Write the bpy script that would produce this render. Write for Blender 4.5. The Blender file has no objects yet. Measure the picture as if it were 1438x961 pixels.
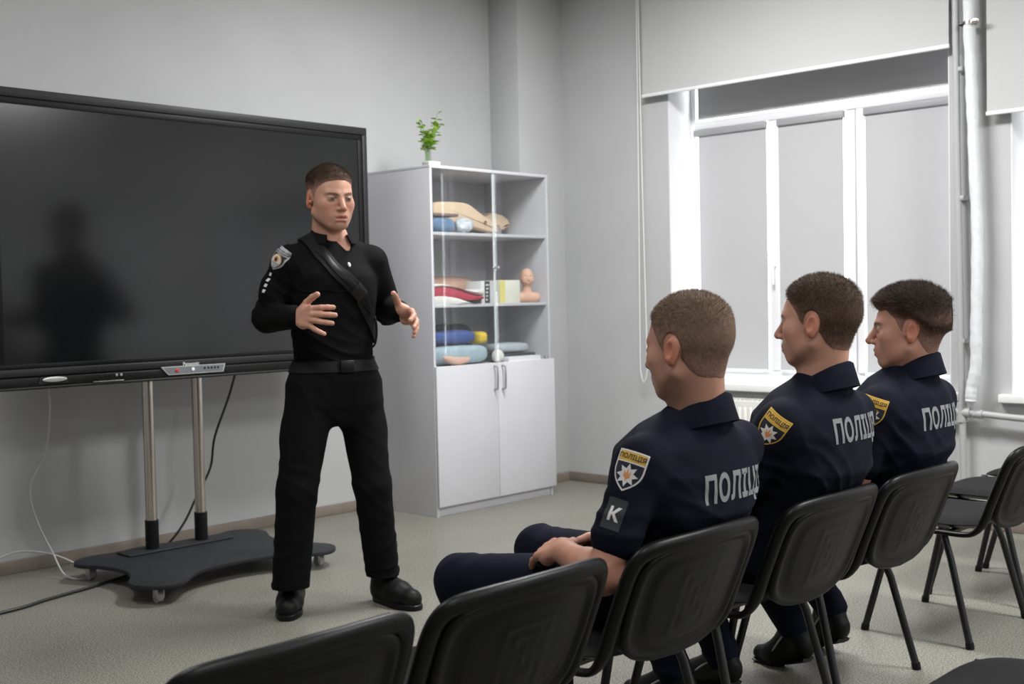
import bpy, bmesh, math, random
import numpy as np
from mathutils import Vector, Matrix
from mathutils.bvhtree import BVHTree

random.seed(4)
RNG = np.random.default_rng(4)
scene = bpy.context.scene
COL = scene.collection

# ------------------------------------------------------------------ camera
CAM_H = 1.25
FPX, YAW, PIT, ROL = 1666.9, 0.811422, 0.0368038, -0.0206742
_fw = np.array([math.sin(YAW) * math.cos(PIT), math.cos(YAW) * math.cos(PIT), -math.sin(PIT)])
_rt = np.array([math.cos(YAW), -math.sin(YAW), 0.0])
_up = np.cross(_rt, _fw)
VR = math.cos(ROL) * _rt + math.sin(ROL) * _up      # view right
VU = -math.sin(ROL) * _rt + math.cos(ROL) * _up     # view up
VF = _fw                                            # view forward
CAM = np.array([0.0, 0.0, CAM_H])
cam_data = bpy.data.cameras.new('camera')
cam = bpy.data.objects.new('camera', cam_data)
COL.objects.link(cam)
cam.matrix_world = Matrix([[VR[0], VU[0], -VF[0], CAM[0]], [VR[1], VU[1], -VF[1], CAM[1]],
                           [VR[2], VU[2], -VF[2], CAM[2]], [0, 0, 0, 1]])
cam_data.sensor_fit = 'HORIZONTAL'
cam_data.sensor_width = 36.0
cam_data.lens = FPX / 1438 * 36.0
cam_data.clip_start = 0.05
cam_data.dof.use_dof = True
cam_data.dof.focus_distance = 3.5
cam_data.dof.aperture_fstop = 5.0
scene.camera = cam

def at(x, y, depth):
    """photo pixel + distance along the view axis -> world point"""
    return CAM + depth * (VF + (x - 719.0) / FPX * VR - (y - 480.5) / FPX * VU)

def view_dir(right, up, toward):
    v = right * VR + up * VU - toward * VF
    return v / np.linalg.norm(v)

# ------------------------------------------------------------------ world, lights, exposure
scene.view_settings.view_transform = 'Standard'
scene.view_settings.look = 'None'
scene.view_settings.gamma = 1.0
scene.view_settings.use_curve_mapping = False
scene.view_settings.exposure = 0.0
world = bpy.data.worlds.new('overcast_sky')
scene.world = world
world.use_nodes = True
wb = world.node_tree.nodes['Background']
wb.inputs['Color'].default_value = (0.93, 0.97, 1.0, 1)
wb.inputs['Strength'].default_value = 8.0

def area_light(name, loc, target, sx, sy, power, color=(1, 1, 1)):
    ld = bpy.data.lights.new(name, 'AREA')
    ld.shape = 'RECTANGLE'
    ld.size, ld.size_y = sx, sy
    ld.energy = power
    ld.color = color
    o = bpy.data.objects.new(name, ld)
    COL.objects.link(o)
    o.location = loc
    o.rotation_euler = (Vector(target) - Vector(loc)).to_track_quat('-Z', 'Y').to_euler()
    return o

XW = 6.124            # window wall plane
# ceiling luminaires
CEIL = 3.35
LAMPS = [(x, y) for x in (1.2, 4.35) for y in (-3.0, 0.2, 3.35)]
for (x, y) in LAMPS:
    area_light('ceiling_panel_light', (x, y, CEIL - 0.035), (x, y, 0), 0.58, 1.16, 114 if x > 3 else 36, (1.0, 1.0, 1.0))

# ------------------------------------------------------------------ materials
MATS = {}
def mat(name, color, rough=0.5, metal=0.0, noise=None, bump=None, spec=0.5, emit=None, attr=None, sss=0.0,
        trans=0.0, sheen=0.0, coat=0.0):
    """noise=(scale, amount) brightness mottling, bump=(scale, strength, distance)"""
    if name in MATS:
        return MATS[name]
    m = bpy.data.materials.new(name)
    m.use_nodes = True
    nt = m.node_tree
    b = nt.nodes['Principled BSDF']
    b.inputs['Base Color'].default_value = (*color, 1)
    b.inputs['Roughness'].default_value = rough
    b.inputs['Metallic'].default_value = metal
    b.inputs['Specular IOR Level'].default_value = spec
    if sss:
        b.inputs['Subsurface Weight'].default_value = sss
        b.inputs['Subsurface Radius'].default_value = (0.010, 0.004, 0.002)
        b.inputs['Subsurface Scale'].default_value = 0.6
    if sheen:
        b.inputs['Sheen Weight'].default_value = sheen
        b.inputs['Sheen Roughness'].default_value = 0.5
    if coat:
        b.inputs['Coat Weight'].default_value = coat
    tc = nt.nodes.new('ShaderNodeTexCoord')
    src = None
    if attr:
        a = nt.nodes.new('ShaderNodeAttribute'); a.attribute_name = attr
        src = a.outputs['Color']
    if noise:
        n = nt.nodes.new('ShaderNodeTexNoise'); n.inputs['Scale'].default_value = noise[0]
        n.inputs['Detail'].default_value = 5
        nt.links.new(tc.outputs['Object'], n.inputs['Vector'])
        r = nt.nodes.new('ShaderNodeMapRange')
        r.inputs[1].default_value = 0.3; r.inputs[2].default_value = 0.7
        r.inputs[3].default_value = 1 - noise[1]; r.inputs[4].default_value = 1 + noise[1]
        nt.links.new(n.outputs['Fac'], r.inputs[0])
        mx = nt.nodes.new('ShaderNodeMix'); mx.data_type = 'RGBA'; mx.blend_type = 'MULTIPLY'
        mx.inputs[0].default_value = 1.0
        if src: nt.links.new(src, mx.inputs[6])
        else: mx.inputs[6].default_value = (*color, 1)
        nt.links.new(r.outputs[0], mx.inputs[7])
        src = mx.outputs[2]
    if src: nt.links.new(src, b.inputs['Base Color'])
    if bump:
        n = nt.nodes.new('ShaderNodeTexNoise'); n.inputs['Scale'].default_value = bump[0]
        n.inputs['Detail'].default_value = 4
        nt.links.new(tc.outputs['Object'], n.inputs['Vector'])
        bp = nt.nodes.new('ShaderNodeBump'); bp.inputs['Strength'].default_value = bump[1]
        bp.inputs['Distance'].default_value = bump[2]
        nt.links.new(n.outputs['Fac'], bp.inputs['Height'])
        nt.links.new(bp.outputs[0], b.inputs['Normal'])
    if emit:
        b.inputs['Emission Color'].default_value = (*emit[0], 1)
        b.inputs['Emission Strength'].default_value = emit[1]
    if trans:
        b.inputs['Transmission Weight'].default_value = trans
    MATS[name] = m
    return m

def thin_glass(name, tint=(1, 1, 1), refl=1.0):
    m = bpy.data.materials.new(name); m.use_nodes = True
    nt = m.node_tree; nt.nodes.clear()
    out = nt.nodes.new('ShaderNodeOutputMaterial')
    tr = nt.nodes.new('ShaderNodeBsdfTransparent'); tr.inputs[0].default_value = (*tint, 1)
    gl = nt.nodes.new('ShaderNodeBsdfGlossy'); gl.inputs['Roughness'].default_value = 0.015
    lw = nt.nodes.new('ShaderNodeLayerWeight'); lw.inputs['Blend'].default_value = 0.5
    pw = nt.nodes.new('ShaderNodeMath'); pw.operation = 'POWER'; pw.inputs[1].default_value = 5.0
    nt.links.new(lw.outputs['Facing'], pw.inputs[0])
    mu = nt.nodes.new('ShaderNodeMath'); mu.operation = 'MULTIPLY_ADD'
    mu.inputs[1].default_value = 0.9 * refl; mu.inputs[2].default_value = 0.04 * refl
    mx = nt.nodes.new('ShaderNodeMixShader')
    nt.links.new(pw.outputs[0], mu.inputs[0]); nt.links.new(mu.outputs[0], mx.inputs[0])
    nt.links.new(tr.outputs[0], mx.inputs[1]); nt.links.new(gl.outputs[0], mx.inputs[2])
    nt.links.new(mx.outputs[0], out.inputs[0])
    return m

def fabric_blind(name, color, translucent):
    m = bpy.data.materials.new(name); m.use_nodes = True
    nt = m.node_tree; nt.nodes.clear()
    out = nt.nodes.new('ShaderNodeOutputMaterial')
    d = nt.nodes.new('ShaderNodeBsdfDiffuse'); d.inputs[0].default_value = (*color, 1)
    t = nt.nodes.new('ShaderNodeBsdfTranslucent'); t.inputs[0].default_value = (*color, 1)
    mx = nt.nodes.new('ShaderNodeMixShader'); mx.inputs[0].default_value = translucent
    nt.links.new(d.outputs[0], mx.inputs[1]); nt.links.new(t.outputs[0], mx.inputs[2])
    nt.links.new(mx.outputs[0], out.inputs[0])
    return m

def floor_material():
    m = bpy.data.materials.new('speckled_vinyl'); m.use_nodes = True
    nt = m.node_tree; b = nt.nodes['Principled BSDF']
    tc = nt.nodes.new('ShaderNodeTexCoord')
    def noise(scale, detail=3):
        n = nt.nodes.new('ShaderNodeTexNoise'); n.inputs['Scale'].default_value = scale
        n.inputs['Detail'].default_value = detail
        nt.links.new(tc.outputs['Object'], n.inputs['Vector']); return n
    n1 = noise(170, 6); n2 = noise(330, 4); n3 = noise(1.7, 4)
    r1 = nt.nodes.new('ShaderNodeValToRGB')
    e = r1.color_ramp.elements
    e[0].position = 0.38; e[0].color = (0.085, 0.082, 0.068, 1)
    e[1].position = 0.63; e[1].color = (0.33, 0.32, 0.280, 1)
    k = r1.color_ramp.elements.new(0.49); k.color = (0.19, 0.184, 0.153, 1)
    nt.links.new(n1.outputs['Fac'], r1.inputs[0])
    r2 = nt.nodes.new('ShaderNodeMapRange'); r2.inputs[1].default_value = .35; r2.inputs[2].default_value = .65
    r2.inputs[3].default_value = .86; r2.inputs[4].default_value = 1.14
    nt.links.new(n2.outputs['Fac'], r2.inputs[0])
    mx = nt.nodes.new('ShaderNodeMix'); mx.data_type = 'RGBA'; mx.blend_type = 'MULTIPLY'; mx.inputs[0].default_value = 1
    nt.links.new(r1.outputs[0], mx.inputs[6]); nt.links.new(r2.outputs[0], mx.inputs[7])
    r3 = nt.nodes.new('ShaderNodeMapRange'); r3.inputs[1].default_value = .3; r3.inputs[2].default_value = .7
    r3.inputs[3].default_value = .93; r3.inputs[4].default_value = 1.07
    nt.links.new(n3.outputs['Fac'], r3.inputs[0])
    m2 = nt.nodes.new('ShaderNodeMix'); m2.data_type = 'RGBA'; m2.blend_type = 'MULTIPLY'; m2.inputs[0].default_value = 1
    nt.links.new(mx.outputs[2], m2.inputs[6]); nt.links.new(r3.outputs[0], m2.inputs[7])
    nt.links.new(m2.outputs[2], b.inputs['Base Color'])
    b.inputs['Roughness'].default_value = 0.42
    b.inputs['Specular IOR Level'].default_value = 0.35
    return m

M_WALL = mat('grey_wall_paint', (0.475, 0.478, 0.482), 0.75, noise=(3, 0.03), bump=(60, 0.08, 0.004), spec=0.3)
M_CEIL = mat('ceiling_white', (0.75, 0.75, 0.75), 0.9)
M_BASE = mat('brown_baseboard', (0.22, 0.185, 0.155), 0.5, noise=(12, .1))
M_FLOOR = floor_material()
M_WHITE = mat('white_laminate', (0.57, 0.57, 0.60), 0.42, noise=(4, .02))
M_PVC = mat('white_pvc', (0.82, 0.82, 0.84), 0.3)
M_SILL = mat('white_sill', (0.80, 0.80, 0.79), 0.28)
M_BLACKP = mat('black_plastic', (0.005, 0.005, 0.0055), 0.42, bump=(400, .05, .001), spec=.25)
M_CHAIRP = mat('chair_black_plastic', (0.0045, 0.0045, 0.0045), 0.38, bump=(500, .12, .001), spec=.18)
M_SEAT = mat('charcoal_seat_fabric', (0.013, 0.013, 0.014), 0.95, noise=(300, .25), bump=(350, .3, .001), spec=.2)
M_BLACKM = mat('black_metal', (0.006, 0.006, 0.0065), 0.35, metal=0.0)
M_CHROME = mat('brushed_steel', (0.62, 0.57, 0.52), 0.22, metal=1.0)
M_DGREY = mat('dark_grey_powder_coat', (0.022, 0.023, 0.026), 0.6, bump=(300, .1, .001), spec=.25)
M_SILVER = mat('silver_plastic', (0.55, 0.55, 0.55), 0.35, metal=.6)
M_HANDLE = mat('grey_metal_handle', (0.42, 0.42, 0.44), 0.35, metal=.7)
M_BLIND = fabric_blind('grey_roller_fabric', (0.53, 0.53, 0.54), 0.08)
M_BLINDU = fabric_blind('pale_roller_fabric', (0.50, 0.50, 0.50), 0.02)
M_GLASS = thin_glass('window_glass')
M_CGLASS = thin_glass('cabinet_glass', (.97, .98, .98), 1.3)

# ------------------------------------------------------------------ mesh helpers
def put(o, parent=None, kind=None, label=None, cat=None, group=None):
    COL.objects.link(o)
    if parent is not None: o.parent = parent
    if kind: o['kind'] = kind
    if label: o['label'] = label
    if cat: o['category'] = cat
    if group: o['group'] = group
    return o

def empty(name, loc, label, cat, group=None, rotz=0):
    o = bpy.data.objects.new(name, None)
    o.empty_display_size = 0.1
    o.location = loc
    o.rotation_euler = (0, 0, rotz)
    return put(o, None, None, label, cat, group)

def from_bm(name, bm, m, parent=None, smooth=False, angle=40, **kw):
    me = bpy.data.meshes.new(name)
    bmesh.ops.recalc_face_normals(bm, faces=bm.faces)
    bm.to_mesh(me); bm.free()
    for mm in (m if isinstance(m, (list, tuple)) else [m]): me.materials.append(mm)
    if smooth:
        me.shade_smooth()
        if angle < 180:
            me.set_sharp_from_angle(angle=math.radians(angle))
    o = bpy.data.objects.new(name, me)
    return put(o, parent, **kw)

def from_data(name, v, f, m, parent=None, smooth=True, angle=180, **kw):
    me = bpy.data.meshes.new(name)
    v = np.asarray(v, dtype=np.float32)
    me.from_pydata(v.tolist(), [], [list(map(int, q)) for q in f])
    for mm in (m if isinstance(m, (list, tuple)) else [m]): me.materials.append(mm)
    if smooth:
        me.shade_smooth()
        if angle < 180:
            me.set_sharp_from_angle(angle=math.radians(angle))
    me.update()
    o = bpy.data.objects.new(name, me)
    return put(o, parent, **kw)

def bm_box(bm, lo, hi, bevel=0.0, seg=2):
    lo = Vector(lo); hi = Vector(hi)
    r = bmesh.ops.create_cube(bm, size=1.0)
    vs = r['verts']
    for v in vs:
        v.co = Vector(((lo[i] + hi[i]) / 2 + v.co[i] * (hi[i] - lo[i])) for i in range(3))
    if bevel > 0:
        es = list({e for v in vs for e in v.link_edges})
        bmesh.ops.bevel(bm, geom=es, offset=bevel, segments=seg, affect='EDGES', profile=0.5)

def box(name, lo, hi, m, parent=None, bevel=0.003, seg=2, **kw):
    bm = bmesh.new(); bm_box(bm, lo, hi, bevel, seg)
    return from_bm(name, bm, m, parent, smooth=bevel > 0, angle=50, **kw)

def catmull(pts, n):
    pts = [np.array(p, float) for p in pts]
    P = [2 * pts[0] - pts[1]] + pts + [2 * pts[-1] - pts[-2]]
    out = []
    for i in range(1, len(P) - 2):
        for k in range(n):
            t = k / n
            a, b, c, d = P[i - 1], P[i], P[i + 1], P[i + 2]
            out.append(0.5 * ((2 * b) + (-a + c) * t + (2 * a - 5 * b + 4 * c - d) * t * t + (-a + 3 * b - 3 * c + d) * t ** 3))
    out.append(pts[-1])
    return np.array(out)

def tube_data(path, rad, seg=10, flat=None, cap=True):
    """sweep a circle (or ellipse: flat=(ratio, normal axis)) along path; rad scalar or list"""
    path = np.asarray(path, float); n = len(path)
    rad = np.full(n, rad) if np.isscalar(rad) else np.asarray(rad, float)
    T = np.gradient(path, axis=0); T /= np.linalg.norm(T, axis=1)[:, None] + 1e-12
    ref = np.array([0.0, 0, 1]) if abs(T[0][2]) < 0.9 else np.array([1.0, 0, 0])
    if flat is not None: ref = np.array(flat[1], float)
    V = []; F = []
    U = None
    for i in range(n):
        if flat is not None or U is None:
            u = ref - T[i] * (ref @ T[i])
        else:
            u = U - T[i] * (U @ T[i])
        U = u / (np.linalg.norm(u) + 1e-12)
        W = np.cross(T[i], U)
        for k in range(seg):
            a = 2 * math.pi * k / seg
            V.append(path[i] + rad[i] * (U * math.cos(a) * (flat[0] if flat is not None else 1) + W * math.sin(a)))
    for i in range(n - 1):
        for k in range(seg):
            F.append((i * seg + k, i * seg + (k + 1) % seg, (i + 1) * seg + (k + 1) % seg, (i + 1) * seg + k))
    if cap:
        F.append(tuple(range(seg))[::-1]); F.append(tuple((n - 1) * seg + k for k in range(seg)))
    return np.array(V), F

def tube(name, path, rad, m, parent=None, seg=10, flat=None, **kw):
    V, F = tube_data(path, rad, seg, flat)
    return from_data(name, V, F, m, parent, smooth=True, angle=50, **kw)

def lathe_data(profile, seg=24, centre=(0, 0, 0)):
    V = []; F = []
    n = len(profile)
    for (r, z) in profile:
        for k in range(seg):
            a = 2 * math.pi * k / seg
            V.append((centre[0] + r * math.cos(a), centre[1] + r * math.sin(a), centre[2] + z))
    for i in range(n - 1):
        for k in range(seg):
            F.append((i * seg + k, i * seg + (k + 1) % seg, (i + 1) * seg + (k + 1) % seg, (i + 1) * seg + k))
    return np.array(V), F

def lathe(name, profile, m, parent=None, seg=24, centre=(0, 0, 0), **kw):
    V, F = lathe_data(profile, seg, centre)
    return from_data(name, V, F, m, parent, smooth=True, angle=40, **kw)

def prism(name, outline, z0, z1, m, parent=None, bevel=0.0, axis='z', **kw):
    """extrude a 2D outline; axis z: (x,y)->z ; axis y: (x,z)->y"""
    bm = bmesh.new()
    def P(p, h): return (p[0], p[1], h) if axis == 'z' else ((p[0], h, p[1]) if axis == 'y' else (h, p[0], p[1]))
    vs = [bm.verts.new(P(p, z0)) for p in outline]
    f = bm.faces.new(vs)
    r = bmesh.ops.extrude_face_region(bm, geom=[f])
    d = P((0, 0), z1 - z0)
    bmesh.ops.translate(bm, verts=[g for g in r['geom'] if isinstance(g, bmesh.types.BMVert)], vec=d)
    if bevel > 0:
        es = [e for e in bm.edges if len(e.link_faces) == 2 and any(len(ff.verts) > 4 for ff in e.link_faces)]
        bmesh.ops.bevel(bm, geom=es, offset=bevel, segments=2, affect='EDGES', profile=0.5)
    return from_bm(name, bm, m, parent, smooth=True, angle=35, **kw)

def text_mesh(body, size, bold=0.0, spacing=1.0):
    """(verts Nx2, faces) of a line of text, centred on x, baseline at y=0"""
    cu = bpy.data.curves.new('lettering', 'FONT')
    cu.body = body; cu.size = size; cu.offset = bold; cu.space_character = spacing
    cu.align_x = 'CENTER'; cu.resolution_u = 4
    o = bpy.data.objects.new('lettering_tmp', cu)
    COL.objects.link(o)
    dg = bpy.context.evaluated_depsgraph_get()
    me = o.evaluated_get(dg).to_mesh()
    v = np.array([w.co[:] for w in me.vertices])[:, :2]
    f = [tuple(p.vertices) for p in me.polygons]
    o.evaluated_get(dg).to_mesh_clear()
    bpy.data.objects.remove(o); bpy.data.curves.remove(cu)
    return v, f

def text_plate(name, body, size, origin, right, up, m, parent=None, bold=0.0, lift=0.0006, **kw):
    v, f = text_mesh(body, size, bold)
    right = np.array(right, float); up = np.array(up, float); n = np.cross(right, up)
    V = np.array(origin) + v[:, :1] * right + v[:, 1:] * up + n * lift
    return from_data(name, V, f, m, parent, smooth=False, **kw)

# ================================================================== ROOM
YF = 5.558           # front wall plane
X0, Y0 = -2.6, -5.2  # left and rear walls
COLX, COLY = 5.690, 5.296
box('floor', (X0 - .2, Y0 - .2, -.12), (XW + .4, YF + .2, 0), M_FLOOR, bevel=0, kind='structure')
box('ceiling', (X0 - .2, Y0 - .2, CEIL), (XW + .4, YF + .2, CEIL + .12), M_CEIL, bevel=0, kind='structure')
box('wall_front', (X0 - .2, YF, 0), (XW + .4, YF + .15, CEIL), M_WALL, bevel=0, kind='structure')
box('wall_left', (X0 - .15, Y0, 0), (X0, YF, CEIL), M_WALL, bevel=0, kind='structure')
box('wall_rear', (X0 - .15, Y0 - .15, 0), (XW + .4, Y0, CEIL), M_WALL, bevel=0, kind='structure')
box('wall_column', (COLX, COLY, 0), (XW + .01, YF + .01, CEIL), M_WALL, bevel=.004, kind='structure')

OPEN = [(2.625, 4.425), (0.50, 2.31), (-1.90, -0.10), (-4.30, -2.50)]
ZS, ZH = 0.70, 2.80
bm = bmesh.new()
bm_box(bm, (XW, Y0, 0), (XW + .40, YF, ZS))
bm_box(bm, (XW, Y0, ZH), (XW + .40, YF, CEIL))
edges = [YF] + [v for a, b in OPEN for v in (b, a)] + [Y0]
for i in range(0, len(edges), 2):
    bm_box(bm, (XW, edges[i + 1], ZS), (XW + .40, edges[i], ZH))
from_bm('wall_right', bm, M_WALL, kind='structure')

def baseboard(name, pts):
    h, t = .062, .016
    bm = bmesh.new()
    for lo, hi in pts:
        bm_box(bm, lo, hi, .004, 2)
    from_bm(name, bm, M_BASE, kind='structure', smooth=True, angle=50)
baseboard('baseboard_front', [((X0, YF - .016, 0), (COLX, YF, .062)), ((COLX - .016, COLY, 0), (COLX, YF, .062)),
                              ((COLX - .016, COLY - .016, 0), (XW, COLY, .062))])
baseboard('baseboard_right', [((XW - .016, Y0, 0), (XW, COLY - .016, .062))])

# ---------------------------------------------------------------- windows
M_REVEAL = mat('white_reveal_paint', (0.78, 0.78, 0.80), 0.6)
def reveal(parent, a, b):
    bm = bmesh.new()
    t = .006
    bm_box(bm, (XW + .002, b - t, ZS), (XW + .235, b, ZH))
    bm_box(bm, (XW + .002, a, ZS), (XW + .235, a + t, ZH))
    bm_box(bm, (XW + .002, a + t, ZH - t), (XW + .235, b - t, ZH))
    from_bm('reveal_lining', bm, M_REVEAL, parent)

def window(idx, a, b, full):
    w = bpy.data.objects.new('window_%d' % idx, None)
    w.location = (0, 0, 0)
    put(w, None, 'structure')
    reveal(w, a, b)
    X = XW + .236
    zt, zb = 2.322, .74
    fr = .045
    def bar(nm, y0, y1, z0, z1, d0=0.0, d1=.07):
        return box(nm, (X + d0, y0, z0), (X + d1, y1, z1), M_PVC, w, bevel=.005)
    bar('frame_side', b - fr, b, zb, ZH); bar('frame_side', a, a + fr, zb, ZH)
    bar('frame_bottom', a + fr, b - fr, zb - .045, zb + .035)
    bar('frame_top', a + fr, b - fr, ZH - .06, ZH)
    bar('transom_bar', a + fr, b - fr, zt - .026, zt + .026, -.012)
    # mullions: one post, then a pair where the middle sash meets the right-hand sash
    k = (b - a) / 1.8
    y1, y2 = b - (4.425 - 3.815) * k, b - (4.425 - 3.275) * k
    bar('mullion', y1 - .036, y1 + .036, zb + .035, zt - .026, -.006)
    bar('mullion', y2 + .004, y2 + .060, zb + .035, zt - .026, -.006)
    bar('mullion', y2 - .055, y2 - .004, zb + .035, zt - .026, -.014)
    for (p0, p1) in ((y1 + .036, b - fr), (y2 + .060, y1 - .036), (a + fr, y2 - .055)):
        box('pane', (X + .040, p0, zb + .035), (X + .046, p1, zt - .026), M_GLASS, w, bevel=0)
    box('pane', (X + .040, a + fr, zt + .026), (X + .046, b - fr, ZH - .06), M_GLASS, w, bevel=0)
    if full:
        # handle on the first mullion
        h = bar('window_handle', y1 - .014, y1 + .014, 1.41, 1.48, -.026, -.006)
        box('lever', (X - .046, y1 - .009, 1.30), (X - .026, y1 + .009, 1.46), M_PVC, h, bevel=.005)
        for z in (2.26, .79):
            bar('hinge', y2 - .066, y2 - .050, z - .035, z + .035, -.022, -.012)
        # small roller blinds hung on each sash
        for (p0, p1, gl, gr) in ((y1 + .036, b - fr, .030, .004), (y2 + .060, y1 - .036, .004, .012), (a + fr, y2 - .055, .010, .030)):
            s = box('sash_blind', (X - .016, p0 + gr, zb + .038), (X - .013, p1 - gl, zt - .055), M_BLIND, w, bevel=0)
            box('cassette', (X - .034, p0 + .002, zt - .070), (X - .002, p1 - .002, zt - .028), M_CASS, s, bevel=.006)
            box('bottom_rail', (X - .020, p0 + gr, zb + .030), (X - .010, p1 - gl, zb + .042), M_PVC, s, bevel=.003)
        s = box('transom_blind', (X - .016, a + fr + .010, zt + .040), (X - .013, b - fr - .030, ZH - .06), M_BLIND, w, bevel=0)
        box('bottom_rail', (X - .020, a + fr + .010, zt + .032), (X - .010, b - fr - .030, zt + .044), M_PVC, s, bevel=.003)
    sl = box('window_sill', (XW - .045, a - .055, ZS - .035), (X + .01, b + .055, ZS + .008), M_SILL, w, bevel=.006, seg=3)
    return w
M_CASS = mat('grey_blind_cassette', (0.33, 0.33, 0.34), 0.5)
for i, (a, b) in enumerate(OPEN):
    window(i + 1, a, b, True)

# ---------------------------------------------------------------- large roller blinds hung from the ceiling
M_CHAIN = mat('white_chain', (.75, .75, .73), .4)
def roller_blind(y0, y1, zb, label, group):
    e = empty('roller_blind', (XW - .06, (y0 + y1) / 2, 3.22), label, 'blind', group)
    hw = (y1 - y0) / 2
    dz = 3.22
    # slightly bellied fabric sheet, with thickness
    ny, nz = 24, 12
    V = []; F = []
    for side in (0, 1):
        for i in range(ny + 1):
            for j in range(nz + 1):
                yy = -hw + 2 * hw * i / ny; t = j / nz
                zz = (zb + .012 - dz) * t
                xx = .010 * math.sin(math.pi * t) * (0.4 + .3 * math.sin(i * .9)) * .5 + side * .0015
                V.append((xx, yy, zz))
    n1 = (ny + 1) * (nz + 1)
    for s in (0, 1):
        for i in range(ny):
            for j in range(nz):
                q = [s * n1 + i * (nz + 1) + j, s * n1 + (i + 1) * (nz + 1) + j, s * n1 + (i + 1) * (nz + 1) + j + 1, s * n1 + i * (nz + 1) + j + 1]
                F.append(q if s else q[::-1])
    from_data('blind_fabric', V, F, M_BLINDU, e)
    box('bottom_bar', (-.008, -hw - .004, zb - dz), (.010, hw + .004, zb - dz + .020), M_PVC, e, bevel=.004)
    tube('roller_tube', [(.02, -hw - .01, .02), (.02, hw + .01, .02)], .028, M_PVC, e, seg=16)
    for yy in (-hw - .02, hw + .012):
        box('bracket', (-.02, yy, -.03), (.058, yy + .008, .12), M_PVC, e, bevel=.002)
    return e, hw
e, hw = roller_blind(2.60, 4.575, 2.497, 'pale grey roller blind half lowered above three-sash window', 'large roller blinds')
chain = [(-.01, hw + .030, .02), (-.012, hw + .034, -1.2), (-.012, hw + .044, -2.30), (-.012, hw + .040, -2.46), (-.012, hw + .018, -2.52), (-.012, hw - .006, -2.46),
         (-.012, hw - .010, -2.30), (-.012, hw + .006, -1.2), (-.01, hw + .018, .02)]
tube('pull_chain', catmull(chain, 8), .0032, M_CHAIN, e, seg=6)
roller_blind(0.42, 2.405, 2.125, 'pale grey roller blind hanging beside the wrapped white pipe', 'large roller blinds')
roller_blind(-1.98, -0.02, 2.3, 'pale grey roller blind over the window behind the camera', 'large roller blinds')
roller_blind(-4.38, -2.42, 2.3, 'pale grey roller blind over the window nearest the rear wall', 'large roller blinds')

# ---------------------------------------------------------------- pipes on the window wall
M_PIPE = mat('grey_painted_pipe', (0.40, 0.40, 0.405), 0.5)
M_WRAP = mat('white_wrapped_insulation', (0.68, 0.70, 0.71), 0.75, noise=(30, .06), bump=(40, .5, .006))
ep = empty('heating_pipe', (XW - .06, 2.545, 0), 'grey painted heating riser with cross fitting between the two windows', 'pipe')
tube('riser', [(0, 0.02, 3.34), (0, .015, 2.0), (0, .0, .9), (0, -.01, .05)], .018, M_PIPE, ep, seg=14)
tube('branch_pipe', catmull([(.0, .02, .61), (0, -.10, .606), (-.005, -.35, .592), (0, -1.2, .56)], 6), .017, M_PIPE, ep, seg=12)
tube('branch_pipe', catmull([(.0, 0, .61), (0, .12, .606), (-.01, .25, .60)], 6), .016, M_PIPE, ep, seg=12)
tube('cross_fitting', [(0, .04, .612), (0, -.045, .608)], [.026, .026], M_PIPE, ep, seg=14)
tube('cross_fitting', [(0, 0, .66), (0, 0, .56)], [.026, .026], M_PIPE, ep, seg=14)
tube('coupling', [(0, -.06, .607), (0, -.11, .604)], [.024, .024], M_PIPE, ep, seg=8)
for z in (2.38, 1.72, .98):
    box('wall_bracket', (-.012, -.022, z - .012), (.058, .022, z + .012), M_PIPE, ep, bevel=.004)
ew = empty('insulated_pipe', (XW - .085, 2.475, 0), 'white fabric-wrapped pipe with metal clamp beside grey riser', 'pipe')
wp = catmull([(0, 0.00, 3.34), (0, .008, 2.7), (0, -.002, 2.3), (0, -.012, 2.0), (0, -.028, 1.5), (0, -.020, 1.1), (0, -.016, .86), (0, .006, .74), (0, .012, .665)], 8)
rr = [0.029 + .0015 * math.sin(i * 1.9) + .001 * math.sin(i * .77) for i in range(len(wp))]
rr[-1] = .020; rr[-2] = .030
tube('wrapped_tube', wp, rr, M_WRAP, ew, seg=18)
cl = lathe('pipe_clamp', [(.031, -.010), (.0345, -.008), (.0345, .008), (.031, .010)], M_CHROME, ew, seg=20, centre=(0, 0.004, 2.60))
box('clamp_bolt', (-.05, -.058, 2.588), (-.028, -.024, 2.612), M_CHROME, cl, bevel=.004)
box('clamp_bolt', (-.03, .024, 2.590), (.06, .052, 2.606), M_BLACKM, cl, bevel=.003)

# ---------------------------------------------------------------- radiator under the first window
er = empty('radiator', (XW - .090, 3.45, .12), 'white panel radiator with top grille under the window', 'radiator')
M_RAD = mat('radiator_white', (.72, .72, .68), .35)
box('front_panel', (-.045, -.62, 0), (-.030, .62, .50), M_RAD, er, bevel=.005)
box('rear_panel', (.030, -.62, 0), (.042, .62, .50), M_RAD, er, bevel=.005)
for s in (-1, 1):
    box('side_cover', (-.045, s * .63 - .012, .02), (.042, s * .63 + .012, .505), M_RAD, er, bevel=.004)
for k in range(32):
    box('panel_rib', (-.050, -.585 + k * .0377 - .010, .04), (-.043, -.585 + k * .0377 + .010, .46), M_RAD, er, bevel=.003, seg=1)
for k in range(42):
    box('grille_bar', (-.036, -.60 + k * .0293 - .007, .498), (.034, -.60 + k * .0293 + .007, .508), M_RAD, er, bevel=0)
for s in (-.4, .4):
    box('wall_bracket', (.03, s - .02, .05), (.088, s + .02, .45), M_RAD, er, bevel=.002)

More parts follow.
